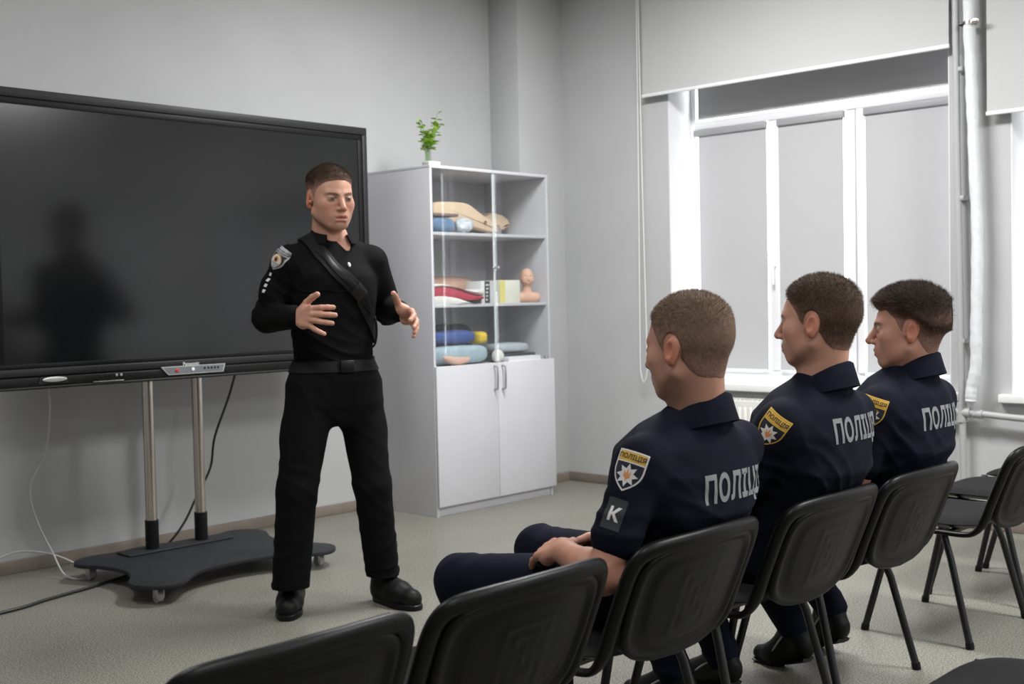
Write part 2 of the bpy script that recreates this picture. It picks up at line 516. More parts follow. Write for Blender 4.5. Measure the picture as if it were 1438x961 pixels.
# ---------------------------------------------------------------- ceiling luminaires (out of frame)
M_LAMP = mat('lit_diffuser', (.9, .9, .9), .5, emit=((1, 1, 1), 2.0))
for (x, y) in LAMPS:
    e = empty('ceiling_lamp', (x, y, CEIL), 'white rectangular ceiling light panel', 'ceiling light', 'ceiling light panels')
    bm = bmesh.new()
    for (a, b, c, d) in ((-.31, -.29, -.60, .60), (.29, .31, -.60, .60), (-.29, .29, -.60, -.58), (-.29, .29, .58, .60)):
        bm_box(bm, (a, c, -.045), (b, d, 0))
    from_bm('housing', bm, M_PVC, e)
    box('diffuser', (-.29, -.58, -.020), (.29, .58, -.012), M_LAMP, e, bevel=0)

# ================================================================== DISPLAY ON STAND
ed = empty('interactive_display', (2.97, 4.97, 0), 'large black flat screen on wheeled stand with steel poles', 'screen')
TX0, TX1 = 2.085 - 2.97, 4.130 - 2.97      # local x
def dbox(nm, x0, x1, y0, y1, z0, z1, m, par=None, bevel=.004):
    return box(nm, (x0, y0, z0), (x1, y1, z1), m, par or ed, bevel=bevel)
M_SCREEN = mat('matte_glass_screen', (0.004, 0.0045, 0.005), 0.17, spec=.62)
M_BEZEL = mat('bezel_black', (0.012, 0.012, 0.0125), 0.5, spec=.35)
M_BEZEL2 = mat('bezel_black_inner', (0.003, 0.003, 0.003), 0.5, spec=.25)
dbox('housing', TX0 + .02, TX1 - .02, .012, .085, .93, 2.165, M_BLACKP)
bz = dbox('bezel', TX0, TX1, -.006, .02, 2.140, 2.180, M_BEZEL)
dbox('bezel', TX1 - .032, TX1, -.006, .02, .99, 2.140, M_BEZEL)
dbox('bezel', TX0, TX0 + .032, -.006, .02, .99, 2.140, M_BEZEL)
dbox('inner_bezel', TX0 + .032, TX1 - .032, .000, .016, 2.112, 2.140, M_BEZEL2, bevel=.001)
dbox('inner_bezel', TX1 - .058, TX1 - .032, .000, .016, 1.012, 2.112, M_BEZEL2, bevel=.001)
dbox('inner_bezel', TX0 + .032, TX0 + .058, .000, .016, 1.012, 2.112, M_BEZEL2, bevel=.001)
dbox('inner_bezel', TX0 + .032, TX1 - .032, .000, .016, .992, 1.012, M_BEZEL2, bevel=.001)
dbox('screen', TX0 + .050, TX1 - .050, .004, .014, 1.005, 2.120, M_SCREEN, bevel=0)
tray = dbox('lower_bezel', TX0, TX1, -.012, .03, .958, .992, M_BEZEL)
tr2 = dbox('pen_tray', TX0, TX1, -.030, .03, .908, .956, M_BEZEL2, bevel=.006)
dbox('tray_lip', TX0, TX1, -.034, -.020, .904, .916, M_BEZEL, par=tr2, bevel=.004)
M_CTRL = mat('grey_control_plate', (.22, .23, .25), .3, metal=.5)
px = lambda x: x - 2.97
prism('control_panel', [(px(2.846), .966), (px(2.884), .927), (px(3.178), .927), (px(3.190), .966)], -.036, -.029, M_SILVER, tr2, axis='y')
prism('control_panel_face', [(px(2.858), .962), (px(2.888), .931), (px(3.172), .931), (px(3.182), .962)], -.0375, -.035, M_CTRL, tr2, axis='y')
def button(x, z, r, m, nm='button', y=-.0375):
    V, F = lathe_data([(0.0001, 0), (r * .8, 0), (r, .0015), (r, .003)], 12)
    V = np.stack([px(x) + V[:, 0], y + V[:, 2] - .003, z + V[:, 1]], 1)
    from_data(nm, V, F, m, tr2, smooth=True, angle=40)
button(2.928, .946, .010, mat('red_button', (.45, .04, .06), .4))
button(3.012, .948, .0085, mat('white_button', (.85, .85, .85), .3))
for i, x in enumerate((3.075, 3.095, 3.112, 3.130, 3.148)):
    button(x, .950, .005, M_BLACKP)
M_LOGO = mat('silver_print', (.60, .60, .60), .4)
text_plate('maker_lettering', 'Panasonic', .022, (px(3.018), -.0125, .966), (1, 0, 0), (0, 0, 1), M_LOGO, tray, bold=.0006)
# speaker grille oval and small buttons on the left of the tray
th = np.linspace(0, 2 * math.pi, 28, endpoint=False)
prism('port_plate', [(px(2.268), .925), (px(2.405), .925), (px(2.395), .955), (px(2.275), .955)], -.036, -.029, M_BEZEL, tr2, axis='y')
prism('oval_dial', [(px(2.338) + .055 * math.cos(t), .943 + .011 * math.sin(t)) for t in th], -.042, -.033, M_SILVER, tr2, bevel=.002, axis='y')
box('light_strip', (px(2.515), -.037, .918), (px(2.660), -.033, .922), mat('bright_strip', (.8, .8, .8), .2, metal=.8), tr2, bevel=0)
for i, x in enumerate((2.555, 2.580, 2.600)):
    button(x, .944, .0045, M_BEZEL, y=-.031)
for x in (2.628, 2.650):
    button(x, .944, .0065, M_SILVER, y=-.031)
# stand
for x in (2.872, 3.137):
    tube('pole', [(px(x), .138, .10), (px(x), .138, 1.5)], .0265, M_CHROME, ed, seg=24)
    tube('pole_sleeve', [(px(x), .138, .088), (px(x), .138, .235)], .0315, M_BLACKP, ed, seg=24)
box('pole_foot_plate', (px(2.72), .075, .088), (px(3.28), .200, .098), M_DGREY, ed, bevel=.004)
box('mount_bracket', (px(2.80), .085, 1.2), (px(3.21), .112, 1.7), M_BLACKP, ed, bevel=.004)
# base plate with waisted sides
bp = [(2.46, 4.53), (2.50, 4.455), (2.565, 4.415), (2.64, 4.44), (2.76, 4.545), (2.86, 4.582), (2.98, 4.590), (3.10, 4.582), (3.20, 4.545), (3.32, 4.45),
      (3.40, 4.43), (3.465, 4.47), (3.50, 4.54), (3.485, 4.61), (3.43, 4.72), (3.41, 4.83), (3.43, 4.95), (3.485, 5.06), (3.495, 5.13), (3.46, 5.20),
      (3.39, 5.235), (3.31, 5.215), (3.2, 5.15), (3.10, 5.19), (2.98, 5.23), (2.86, 5.24), (2.74, 5.22), (2.63, 5.235), (2.55, 5.21), (2.50, 5.15), (2.505, 5.08),
      (2.555, 4.98), (2.575, 4.84), (2.545, 4.72), (2.475, 4.61)]
outl = catmull(bp + [bp[0]], 4)[:-1]
prism('base_plate', [(a - 2.97, b - 4.97) for a, b in outl], .070, .088, M_DGREY, ed, bevel=.003)
M_CASTER = mat('grey_caster', (.42, .42, .43), .4)
for (x, y) in ((2.555, 4.50), (3.41, 4.52), (2.575, 5.13), (3.42, 5.13)):
    c = tube('caster', [(px(x) - .012, y - 4.97 + .01, .026), (px(x) + .012, y - 4.97 + .01, .026)], .026, M_CASTER, ed, seg=18)
    box('caster_fork', (px(x) - .018, y - 4.97 - .012, .020), (px(x) - .013, y - 4.97 + .022, .071), M_SILVER, c, bevel=.001)
    box('caster_fork', (px(x) + .013, y - 4.97 - .012, .020), (px(x) + .018, y - 4.97 + .022, .071), M_SILVER, c, bevel=.001)

# ---------------------------------------------------------------- cables
M_CORDB = mat('black_cord', (.015, .015, .016), .45)
M_CORDW = mat('grey_white_cord', (.46, .46, .45), .5)
def cord(name, pts, r, m, label):
    p = catmull(pts, 8)
    base = p[0].copy()
    o = tube(name, p - base, r, m, None, seg=8, label=label, cat='cable')
    o.location = base
    return o
cord('signal_cable', [(2.366, 5.06, .93), (2.40, 5.12, .80), (2.42, 5.22, .60), (2.37, 5.28, .44), (2.42, 5.34, .28), (2.485, 5.33, .12), (2.50, 5.24, .02),
                      (2.545, 5.16, .006), (2.60, 5.20, .02), (2.52, 5.36, .09), (2.40, 5.47, .115), (2.28, 5.50, .085), (2.12, 5.50, .03), (1.9, 5.5, .006)], .0045, M_CORDW,
     'thin white cable hanging from screen and curling on floor')
cord('power_cable', [(3.335, 5.06, .93), (3.335, 5.14, .78), (3.30, 5.22, .58), (3.30, 5.27, .42), (3.23, 5.30, .27), (3.17, 5.31, .16), (3.10, 5.33, .07), (3.03, 5.37, .010), (2.90, 5.40, .008)], .006, M_CORDB,
     'black power cable hanging behind the two steel poles')
cord('floor_cable', [(2.80, 5.10, .008), (2.70, 5.04, .008), (2.58, 5.00, .008), (2.48, 4.965, .008), (2.36, 4.935, .008), (2.24, 4.90, .008), (2.14, 4.86, .008), (2.02, 4.84, .008), (1.7, 4.80, .008)], .0075, M_CORDB,
     'black cable lying along the floor beside the screen stand')

# ================================================================== CABINET
CX0, CX1, CY0, CY1 = 4.600, 5.605, 4.985, 5.535
ec = empty('storage_cabinet', ((CX0 + CX1) / 2, (CY0 + CY1) / 2, 0), 'tall white cabinet with glass upper doors and closed lower doors', 'cabinet')
ox, oy = (CX0 + CX1) / 2, (CY0 + CY1) / 2
def cb(nm, x0, x1, y0, y1, z0, z1, m=None, par=None, bevel=.0015, **kw):
    return box(nm, (x0 - ox, y0 - oy, z0), (x1 - ox, y1 - oy, z1), m or M_WHITE, par or ec, bevel=bevel, **kw)
T = .018
cb('side_panel', CX0, CX0 + T, CY0, CY1, 0, 2.002)
cb('side_panel', CX1 - T, CX1, CY0, CY1, 0, 2.002)
cb('top_panel', CX0, CX1, CY0, CY1, 2.002, 2.020)
cb('back_panel', CX0 + T, CX1 - T, CY1 - .008, CY1, .06, 2.002)
cb('bottom_panel', CX0 + T, CX1 - T, CY0 + .004, CY1 - .008, .060, .078)
cb('plinth', CX0 + T, CX1 - T, CY0 + .012, CY0 + .030, 0, .060)
for z in (.862, 1.222, 1.640):
    cb('shelf', CX0 + T, CX1 - T, CY0 + .012, CY1 - .008, z - .018, z)
cb('shelf', CX0 + T, CX1 - T, CY0 + .02, CY1 - .008, .43, .448)
mid = (CX0 + CX1) / 2
for (a, b, hx) in ((CX0 + .002, mid - .0015, mid - .034), (mid + .0015, CX1 + .010, mid + .034)):
    d = cb('door', a, b, CY0 - .020, CY0 - .002, .058, .866)
    tube('handle', np.array([(hx - ox, CY0 - .022 - oy, .848), (hx - ox, CY0 - .050 - oy, .842), (hx - ox, CY0 - .052 - oy, .78), (hx - ox, CY0 - .050 - oy, .712), (hx - ox, CY0 - .022 - oy, .706)]), .0075, M_HANDLE, d, seg=8, flat=(.7, (1, 0, .001)))
for (a, b, kx) in ((CX0 + .012, mid - .003, mid - .020), (mid + .003, CX1 - .012, mid + .020)):
    g = cb('glass_door', a, b, CY0 - .010, CY0 - .005, .875, 1.995, M_CGLASS, bevel=0)
    # polished bright edge of the pane at the meeting stile and the little knob
    e0, e1 = (b - .003, b) if b < mid else (a, a + .003)
    cb('glass_edge', e0, e1, CY0 - .0105, CY0 - .0045, .875, 1.995, mat('polished_glass_edge', (.78, .82, .82), .2), par=g, bevel=0)
    V, F = lathe_data([(0.0001, 0), (.009, .001), (.010, .006), (.006, .010), (.004, .02)], 14)
    V = np.stack([kx - ox + V[:, 0], CY0 - .030 - oy + V[:, 2], 1.435 + V[:, 1]], 1)
    from_data('knob', V, F, M_HANDLE, g)
cb('hinge_clip', CX1 - .06, CX1 - .03, CY0 - .012, CY0 + .006, .868, .884, M_HANDLE, bevel=.002)

# ================================================================== THINGS ON AND IN THE CABINET
def noisy(V, amp, seed, freq=18):
    r = np.random.default_rng(seed)
    V = np.array(V, float); D = np.zeros(len(V))
    for k in range(6):
        d = r.normal(size=3); d /= np.linalg.norm(d)
        D += np.sin(V @ d * freq * (0.6 + .3 * k) + r.uniform(0, 6.28)) / (1 + .5 * k)
    return D * amp

def blob(name, loc, size, m, label, cat, seed=1, amp=.004, power=3.0, bottom=True, group=None, rz=0.0, shape=None, freq=18):
    """soft-edged superellipsoid lump resting on loc (base centre)"""
    nu, nv = 36, 20
    V = []; F = []
    for j in range(nv + 1):
        ph = -math.pi / 2 + math.pi * j / nv
        for i in range(nu):
            th = 2 * math.pi * i / nu
            def sp(w, e): return math.copysign(abs(w) ** e, w)
            e = 2 / power
            V.append((size[0] / 2 * sp(math.cos(ph), e) * sp(math.cos(th), e), size[1] / 2 * sp(math.cos(ph), e) * sp(math.sin(th), e), size[2] / 2 * sp(math.sin(ph), e)))
    V = np.array(V)
    if shape is not None: V = shape(V)
    n = V / (np.linalg.norm(V, axis=1)[:, None] + 1e-9)
    V = V + n * noisy(V, amp, seed, freq)[:, None]
    V[:, 2] -= V[:, 2].min()
    c, s = math.cos(rz), math.sin(rz)
    V = np.stack([V[:, 0] * c - V[:, 1] * s, V[:, 0] * s + V[:, 1] * c, V[:, 2]], 1)
    for j in range(nv):
        for i in range(nu):
            F.append((j * nu + i, j * nu + (i + 1) % nu, (j + 1) * nu + (i + 1) % nu, (j + 1) * nu + i))
    o = from_data(name, V, F, m, None, label=label, cat=cat, group=group)
    o.location = loc
    return o

M_MANI = mat('tan_manikin_vinyl', (.70, .52, .36), .5, noise=(10, .05), spec=.3)
M_MANIP = mat('pink_manikin_vinyl', (.68, .42, .32), .5, noise=(12, .06), spec=.3)
M_BLUEC = mat('royal_blue_cloth', (.045, .085, .28), .8, bump=(120, .3, .002))
M_YEL = mat('yellow_cloth', (.72, .50, .04), .8)
M_LBLUE = mat('pale_blue_cloth', (.36, .47, .53), .85, noise=(20, .1), bump=(60, .4, .004))
M_REDC = mat('red_cloth', (.42, .03, .06), .7, bump=(60, .3, .003))
M_WHC = mat('white_cloth', (.72, .70, .68), .8)
M_NAVYC = mat('navy_bag_fabric', (.03, .035, .06), .8)
M_STEELB = mat('steel_blue_fabric', (.10, .19, .32), .6, noise=(15, .2))
M_CLEARP = mat('crumpled_clear_plastic', (.55, .60, .64), .15, noise=(30, .25), bump=(30, .8, .01))
S1, S2, S3 = 1.640, 1.222, .862

# top shelf: torso manikin lying on its back, its neck to the right
def prof_manikin(name, loc, label, outline, y0, y1, m, bev=.018):
    e = empty(name, loc, label, 'manikin')
    prism('torso_shell', outline, y0, y1, m, e, bevel=bev, axis='y')
    return e
o1 = [(-.32, .085), (-.325, .150), (-.30, .182), (-.22, .190), (-.10, .192), (-.02, .182), (.06, .140), (.14, .105), (.20, .070), (.225, .035), (.20, .018), (.12, .024), (.03, .042), (-.08, .055), (-.18, .060), (-.26, .064)]
e = prof_manikin('resuscitation_manikin', (5.07, 5.185, S1 + .0), 'beige torso manikin lying tilted on top glass-door shelf', [(a, b) for a, b in catmull(o1 + [o1[0]], 4)[:-1]], -.07, .07, M_MANI)
V, F = lathe_data([(.0001, 0), (.011, .001), (.012, .008)], 12)
from_data('chest_button', np.stack([.10 + V[:, 0], -.074 - V[:, 2] * .3, .075 + V[:, 1]], 1), F, mat('brown_dot', (.25, .14, .09), .5), e)
box('support_block', (.13, -.05, 0), (.21, .06, .030), mat('grey_foam', (.3, .29, .3), .8), e, bevel=.01)
box('support_block', (-.30, -.05, 0), (-.12, .05, .070), mat('grey_foam', (.3, .29, .3), .8), e, bevel=.01)
o2 = [(-.10, .105), (-.04, .135), (.02, .132), (.08, .118), (.125, .088), (.130, .050), (.10, .046), (.075, .028), (.045, .030), (.03, .048), (-.02, .050), (-.07, .062)]
e = prof_manikin('face_manikin', (5.43, 5.325, S1), 'beige face and neck manikin behind the torso manikin', [(a, b + .02) for a, b in catmull(o2 + [o2[0]], 4)[:-1]], -.055, .055, M_MANI)
box('support_block', (-.06, -.045, 0), (.06, .05, .075), mat('grey_foam', (.3, .29, .3), .8), e, bevel=.01)
blob('folded_bag', (4.735, 5.050, S1), (.19, .10, .085), M_STEELB, 'steel blue folded bag on the top cabinet shelf', 'bag', 3, .004)
box('flat_case', (-.10, -.045, 0), (.10, .045, .018), mat('brown_case', (.20, .13, .11), .5), None, bevel=.006, label='flat brown case lying on the steel blue bag', cat='case').location = (4.745, 5.050, S1 + .092)
blob('plastic_bag', (4.915, 5.040, S1), (.135, .075, .082), M_CLEARP, 'crumpled clear plastic bag in front of torso manikin', 'bag', 6, .007, 2.2, freq=60)

# middle shelf
blob('manikin_torso', (5.00, 5.345, S2), (.62, .24, .185), M_MANIP, 'pinkish manikin torso lying behind the boxes', 'manikin', 9, .004, 2.3, freq=9)
e = empty('first_aid_bag', (4.83, 5.08, S2), 'red soft first aid bag with white piping', 'bag')
def bagpart(nm, m, z0, z1, grow):
    nx = 20
    V = []; F = []
    prof = [(0.0, .0), (0.0, 1.0)]
    for i in range(nx + 1):
        t = i / nx; x = -.205 + .41 * t
        h0 = z0 + (.012 * math.sin(t * 5.5 + .5) if z0 > 0.01 else 0)
        h1 = z1 + .020 * math.sin(t * 4.2 + .8) - .035 * t
        d = .085 + grow - .02 * abs(t - .5)
        V += [(x, -d, h0), (x, -d - .006, (h0 + h1) / 2), (x, -d + .006, h1), (x, d, h1 + .004), (x, d, h0)]
    for i in range(nx):
        for k in range(5):
            F.append((i * 5 + k, i * 5 + (k + 1) % 5, (i + 1) * 5 + (k + 1) % 5, (i + 1) * 5 + k))
    F.append((0, 1, 2, 3, 4)); F.append(tuple(nx * 5 + k for k in (4, 3, 2, 1, 0)))
    from_data(nm, V, F, m, e, smooth=True, angle=60)
bagpart('base', M_WHC, 0.0, .045, .002)
bagpart('body', M_REDC, .034, .098, .0)
bagpart('piping', M_WHC, .092, .104, .004)
e = empty('black_band_box', (5.085, 5.08, S2), 'white carton with black printed band beside red bag', 'box')
box('carton', (-.055, -.06, 0), (.075, .07, .135), mat('white_card', (.70, .70, .70), .6), e, bevel=.002)
bnd = box('printed_band', (-.026, -.0612, .002), (.018, -.0602, .133), mat('black_print', (.03, .035, .035), .5), e, bevel=0)
for k in range(5):
    box('print_line', (-.018 + .004 * (k % 2), -.0622, .018 + k * .022), (-.004 + .003 * k, -.0612, .028 + k * .022), mat('pale_print', (.6, .62, .6), .5), bnd, bevel=0)
e = empty('yellow_edge_box', (5.265, 5.08, S2), 'white carton with pale yellow edge next to infant manikin', 'box')
box('carton', (-.075, -.06, 0), (.105, .05, .140), mat('cream_card', (.74, .73, .62), .6), e, bevel=.002)
box('yellow_edge', (-.0755, -.0612, .002), (-.030, -.0602, .138), mat('pale_yellow_print', (.70, .62, .18), .6), e, bevel=0)

# lower glass shelf
blob('blue_cloth', (4.865, 5.16, S3 + .118), (.36, .22, .075), M_BLUEC, 'folded royal blue cloth lying on the pale blue gown', 'cloth', 12, .005, 3.6)
blob('yellow_cloth', (5.090, 5.13, S3 + .116), (.075, .14, .072), M_YEL, 'yellow cloth tucked beside the royal blue cloth', 'cloth', 13, .003, 3.5)
blob('pale_blue_gown', (4.895, 5.135, S3), (.48, .22, .112), M_LBLUE, 'pale blue folded gown on the lowest glass shelf', 'cloth', 15, .005, 3.6, freq=30)
blob('navy_bag', (5.105, 5.395, S3), (.30, .20, .235), M_NAVYC, 'dark navy bag standing behind the folded cloths', 'bag', 17, .004, 4.0)
def arm_shape(V):
    V = V.copy(); V[:, 2] += .9 * (V[:, 0] ** 2) * 1.2 - .15 * V[:, 0] * (V[:, 0] < 0)
    V[:, 2] *= 1 - .0 * V[:, 0]; return V
blob('training_arm', (4.80, 5.002, S3), (.22, .035, .05), M_MANIP, 'pink training arm lying before the pale blue gown', 'manikin', 19, .002, 2.0, shape=arm_shape)
blob('white_roll', (5.175, 5.035, S3), (.080, .06, .075), mat('cream_cotton', (.72, .72, .64), .9, bump=(80, .5, .004)), 'round white cotton roll at the door gap', 'cotton roll', 21, .003, 2.2)
o = box('dark_folder', (-.20, -.08, 0), (.19, .10, .045), mat('black_folder', (.03, .04, .05), .5), None, bevel=.006, label='dark folder lying beneath the grey packet', cat='folder'); o.location = (5.375, 5.16, S3)
o = box('white_book', (-.15, -.035, 0), (.14, .035, .030), mat('white_paper', (.75, .76, .78), .5), None, bevel=.002, label='white book lying in front of the dark folder', cat='book'); o.location = (5.365, 5.015, S3)
blob('grey_packet', (5.375, 5.16, S3 + .046), (.30, .16, .055), mat('grey_packet', (.42, .46, .50), .6, noise=(30, .1)), 'soft grey packet lying on the dark folder', 'packet', 23, .004, 4.0)

# small box and vase with green sprigs on top
ev = empty('glass_vase', (4.725, 5.13, 2.020), 'clear glass vase of green leafy sprigs on the cabinet', 'vase')
M_VASE = thin_glass('vase_glass', (.93, .95, .95), 1.2)
vp = [(.018, 0), (.034, .001), (.033, .02), (.026, .05), (.023, .07), (.026, .10), (.034, .135), (.036, .14), (.034, .14), (.024, .10), (.021, .07), (.024, .05), (.030, .02), (.018, .006)]
lathe('vase_body', [(r * .78, z) for r, z in vp], M_VASE, ev, seg=20)
M_STEM = mat('green_stem', (.22, .30, .12), .5)
M_LEAF = mat('fresh_leaf', (.27, .47, .04), .45, noise=(60, .35))
tips = [(-.075, -.01, .265), (-.02, .02, .255), (.035, -.02, .225), (.095, .015, .325), (.07, -.015, .26), (-.045, -.025, .21)]
for k, t in enumerate(tips):
    st = catmull([(0.004 * k - .01, 0, .012), (.006 * (k - 2.5), .004, .10), (t[0] * .45, t[1] * .6, .155), t], 5)
    s = tube('stem', st, .0022, M_STEM, ev, seg=5)
    for j in range(20):
        u = .40 + .60 * (j / 19)
        i = min(len(st) - 1, int(u * (len(st) - 1)))
        c = st[i]
        a = random.uniform(0, 6.28); el = random.uniform(-.2, 1.0)
        d = np.array([math.cos(a) * math.cos(el), math.sin(a) * math.cos(el), math.sin(el)])
        w = np.cross(d, [0, 0, 1]); w /= np.linalg.norm(w) + 1e-9; nn = np.cross(w, d)
        L = random.uniform(.034, .052); Wd = L * .40
        pts = [c, c + d * L * .35 + w * Wd + nn * .003, c + d * L * .75 + w * Wd * .7 + nn * .002, c + d * L - nn * .004, c + d * L * .75 - w * Wd * .7 + nn * .002, c + d * L * .35 - w * Wd + nn * .003, c + d * L * .5 - nn * .003]
        from_data('leaf', pts, [(0, 1, 6), (1, 2, 6), (2, 3, 6), (3, 4, 6), (4, 5, 6), (5, 0, 6)], M_LEAF, s, smooth=True)
o = box('small_white_box', (-.045, -.03, 0), (.045, .03, .020), mat('white_card', (.7, .7, .7), .6), None, bevel=.003, label='small flat white box at the cabinet top edge', cat='box'); o.location = (4.648, 5.020, 2.0205)

# infant bust
M_INF = mat('infant_vinyl', (.72, .43, .31), .5, spec=.3)

# ================================================================== CHAIRS
BY, BZ, RY, RZ = -.296, .553, -.371, .928      # back plane: origin and upward direction
def back_pt(x, w, off=0.0):
    """point of the reclined, gently bowed back; off is measured to the rear"""
    return np.array([x, BY + RY * w - RZ * off + .030 * (x / .24) ** 2 - .012, BZ + RZ * w + RY * off])

def chair_shell_meshes():
    NR, NS = 20, 76
    def outline(t):
        n = 5.5
        c, s = math.cos(t), math.sin(t)
        x = math.copysign(abs(c) ** (2 / n), c); z = math.copysign(abs(s) ** (2 / n), s)
        w = z * .142 + .004
        if z < 0: w += -.030 * (1 - x * x) * (-z) + .010 * (-z)
        else: w += .006 * (1 - x * x) * z
        return x * (.222 if z > 0 else .222 - .012 * (-z)), w
    def smooth(a, b, v):
        t = min(1, max(0, (v - a) / (b - a))); return t * t * (3 - 2 * t)
    def relief(r, x, w):
        d = .010
        d += .010 * smooth(.86, .95, r) * (1 - smooth(.97, 1.0, r) * .3)
        d += .004 * (1 - smooth(.70, .76, r))                       # raised inner field
        q = max(abs(x) / .080, (w - .055) / .030 if w > .055 else 0)
        if w < .085 and q < 1.0 and w > -.13:
            qq = max(abs(x) / .080, .55 + (w - .055) / .066 if w > .02 else 0)
            d += .0022 * (0.5 + .5 * math.cos(qq * 5 * math.pi)) * (1 - smooth(.9, 1.0, q)) * smooth(-.13, -.08, w)
        return d
    rings = [0.0] + [((k + 1) / NR) ** .8 for k in range(NR)]
    SV = []; F = []
    for side in (0, 1):
        for r in rings:
            for k in range(NS):
                bx, bw = outline(2 * math.pi * k / NS)
                x, w = bx * r, bw * r
                SV.append(back_pt(x, w, relief(r, x, w) if side == 0 else -.004))
    n1 = len(rings) * NS
    for s in (0, 1):
        for i in range(len(rings) - 1):
            for k in range(NS):
                a, b = i * NS + k, i * NS + (k + 1) % NS
                q = [s * n1 + a, s * n1 + b, s * n1 + b + NS, s * n1 + a + NS]
                F.append(q if s else q[::-1])
    L = (len(rings) - 1) * NS
    for k in range(NS):
        F.append((L + k, L + (k + 1) % NS, n1 + L + (k + 1) % NS, n1 + L + k)[::-1])
    PV = []; PF = []
    for r in rings:
        for k in range(NS):
            bx, bw = outline(2 * math.pi * k / NS)
            PV.append(back_pt(bx * r * .97, bw * r * .97, -.005 - .022 * (1 - r ** 6)))
    for i in range(len(rings) - 1):
        for k in range(NS):
            a, b = i * NS + k, i * NS + (k + 1) % NS
            PF.append((a, b, b + NS, a + NS))
    def seat_outline(t):
        n = 4.2
        c, s = math.cos(t), math.sin(t)
        x = math.copysign(abs(c) ** (2 / n), c); y = math.copysign(abs(s) ** (2 / n), s)
        return x * .236 * (1 - .05 * max(0, -y)), y * .222 + .020
    def seat_dish(x, y):
        return .010 * (x / .238) ** 2 - (.009 * ((y - .05) / .19) ** 3 if y > .05 else 0)
    TV_ = []; UV_ = []
    for r in rings:
        for k in range(NS):
            bx, by = seat_outline(2 * math.pi * k / NS)
            x, y = bx * r, .020 + (by - .020) * r
            TV_.append((x, y, .413 + .024 * (1 - r ** 7) + seat_dish(x, y)))
            UV_.append((x, y, .411 - .026 * (1 - r ** 4) + seat_dish(x, y)))
    return (SV, F), (PV, PF), (TV_, PF), (UV_, [f[::-1] for f in PF])

CH = chair_shell_meshes()
def rail_path():
    half = [(.212, .215, .398), (.220, .08, .394), (.228, -.08, .392), (.234, -.175, .394), (.238, -.215, .412)]
    half = [np.array(p) for p in half]
    for x, w in ((.240, -.105), (.241, -.04), (.241, .04), (.239, .095), (.228, .130), (.200, .148), (.13, .155), (.06, .157)):
        half.append(back_pt(x, w, .004))
    top = [back_pt(0, .158, .004)]
    other = [p * np.array([-1, 1, 1]) for p in half[::-1]]
    return catmull(half + top + other, 4)
RAIL = rail_path()

def make_chair(loc, label, group, rz=0.0):
    e = empty('office_chair', loc, label, 'chair', group, rz)
    from_data('back_shell', *CH[0], M_CHAIRP, e)
    from_data('back_pad', *CH[1], M_SEAT, e)
    from_data('seat_pad', *CH[2], M_SEAT, e)
    from_data('seat_shell', *CH[3], M_CHAIRP, e)
    up = np.clip((RAIL[:, 2] - .40) / .05, 0, 1)
    tube('back_frame', RAIL, .0135 + .008 * up, M_CHAIRP, e, seg=14, flat=(.72, (0, -RZ, RY)))
    for s in (-1, 1):
        tube('leg', [(s * .215, .085, .395), (s * .232, .120, .30), (s * .255, .195, .012)], [.0125] * 3, M_BLACKM, e, seg=12)
        tube('leg', [(s * .215, -.085, .395), (s * .232, -.120, .30), (s * .255, -.195, .012)], [.0125] * 3, M_BLACKM, e, seg=12)
        for y in (.195, -.195):
            tube('foot_cap', [(s * .2545, y * .99, .022), (s * .256, y * 1.01, .0)], .0148, M_BLACKP, e, seg=12)
        tube('frame_end_cap', [(s * .2125, .205, .3978), (s * .2115, .226, .398)], .0150, M_BLACKP, e, seg=10)
    tube('cross_bar', [(-.215, .10, .388), (.215, .10, .388)], .011, M_BLACKM, e, seg=10)
    tube('cross_bar', [(-.215, -.10, .388), (.215, -.10, .388)], .011, M_BLACKM, e, seg=10)
    return e

def copy_thing(src, loc, label, group, rz=0.0):
    r = src.copy(); COL.objects.link(r)
    r.location = loc; r.rotation_euler = (0, 0, rz); r['label'] = label; r['group'] = group
    for ch in list(src.children):
        c = ch.copy(); COL.objects.link(c); c.parent = r
        for g in list(ch.children):
            d = g.copy(); COL.objects.link(d); d.parent = c
    return r

ROW = 1.91
GR = 'black visitor chairs in the front row'
P1X, P2X, P3X = 2.275, 2.905, 3.455
ch0 = make_chair((1.685, ROW, 0), 'empty black chair beside the officer with a K sleeve tab', GR, 0)
copy_thing(ch0, (1.14, ROW, 0), 'empty black chair at the row end, beside another empty chair', GR, 0)
copy_thing(ch0, (P1X, ROW, 0), 'black chair occupied by the officer with a K sleeve tab', GR, 0)
copy_thing(ch0, (P2X, ROW, 0), 'black chair under the officer sitting between two others', GR, 0)
copy_thing(ch0, (P3X, ROW, 0), 'black chair under the officer with the longer brown fringe', GR, 0)
copy_thing(ch0, (4.29, 1.865, 0), 'empty black chair with charcoal seat next to the fringed officer', GR, 0)
copy_thing(ch0, (4.93, ROW, 0), 'empty black chair partly hidden behind another empty one, nearer the radiator pipe', GR, 0)
copy_thing(ch0, (5.52, ROW, 0), 'empty black chair against the window wall', GR, 0)
copy_thing(ch0, (2.43, .855, 0), 'empty black chair standing alone behind the row', 'black visitor chairs in the second row', 0)

# ================================================================== IMPLICIT-SURFACE TOOLKIT (bodies and clothes)
def smin(a, b, k):
    if k <= 0: return np.minimum(a, b)
    h = np.clip(0.5 + 0.5 * (b - a) / k, 0, 1)
    return b * (1 - h) + a * h - k * h * (1 - h)
def smax(a, b, k): return -smin(-a, -b, k)

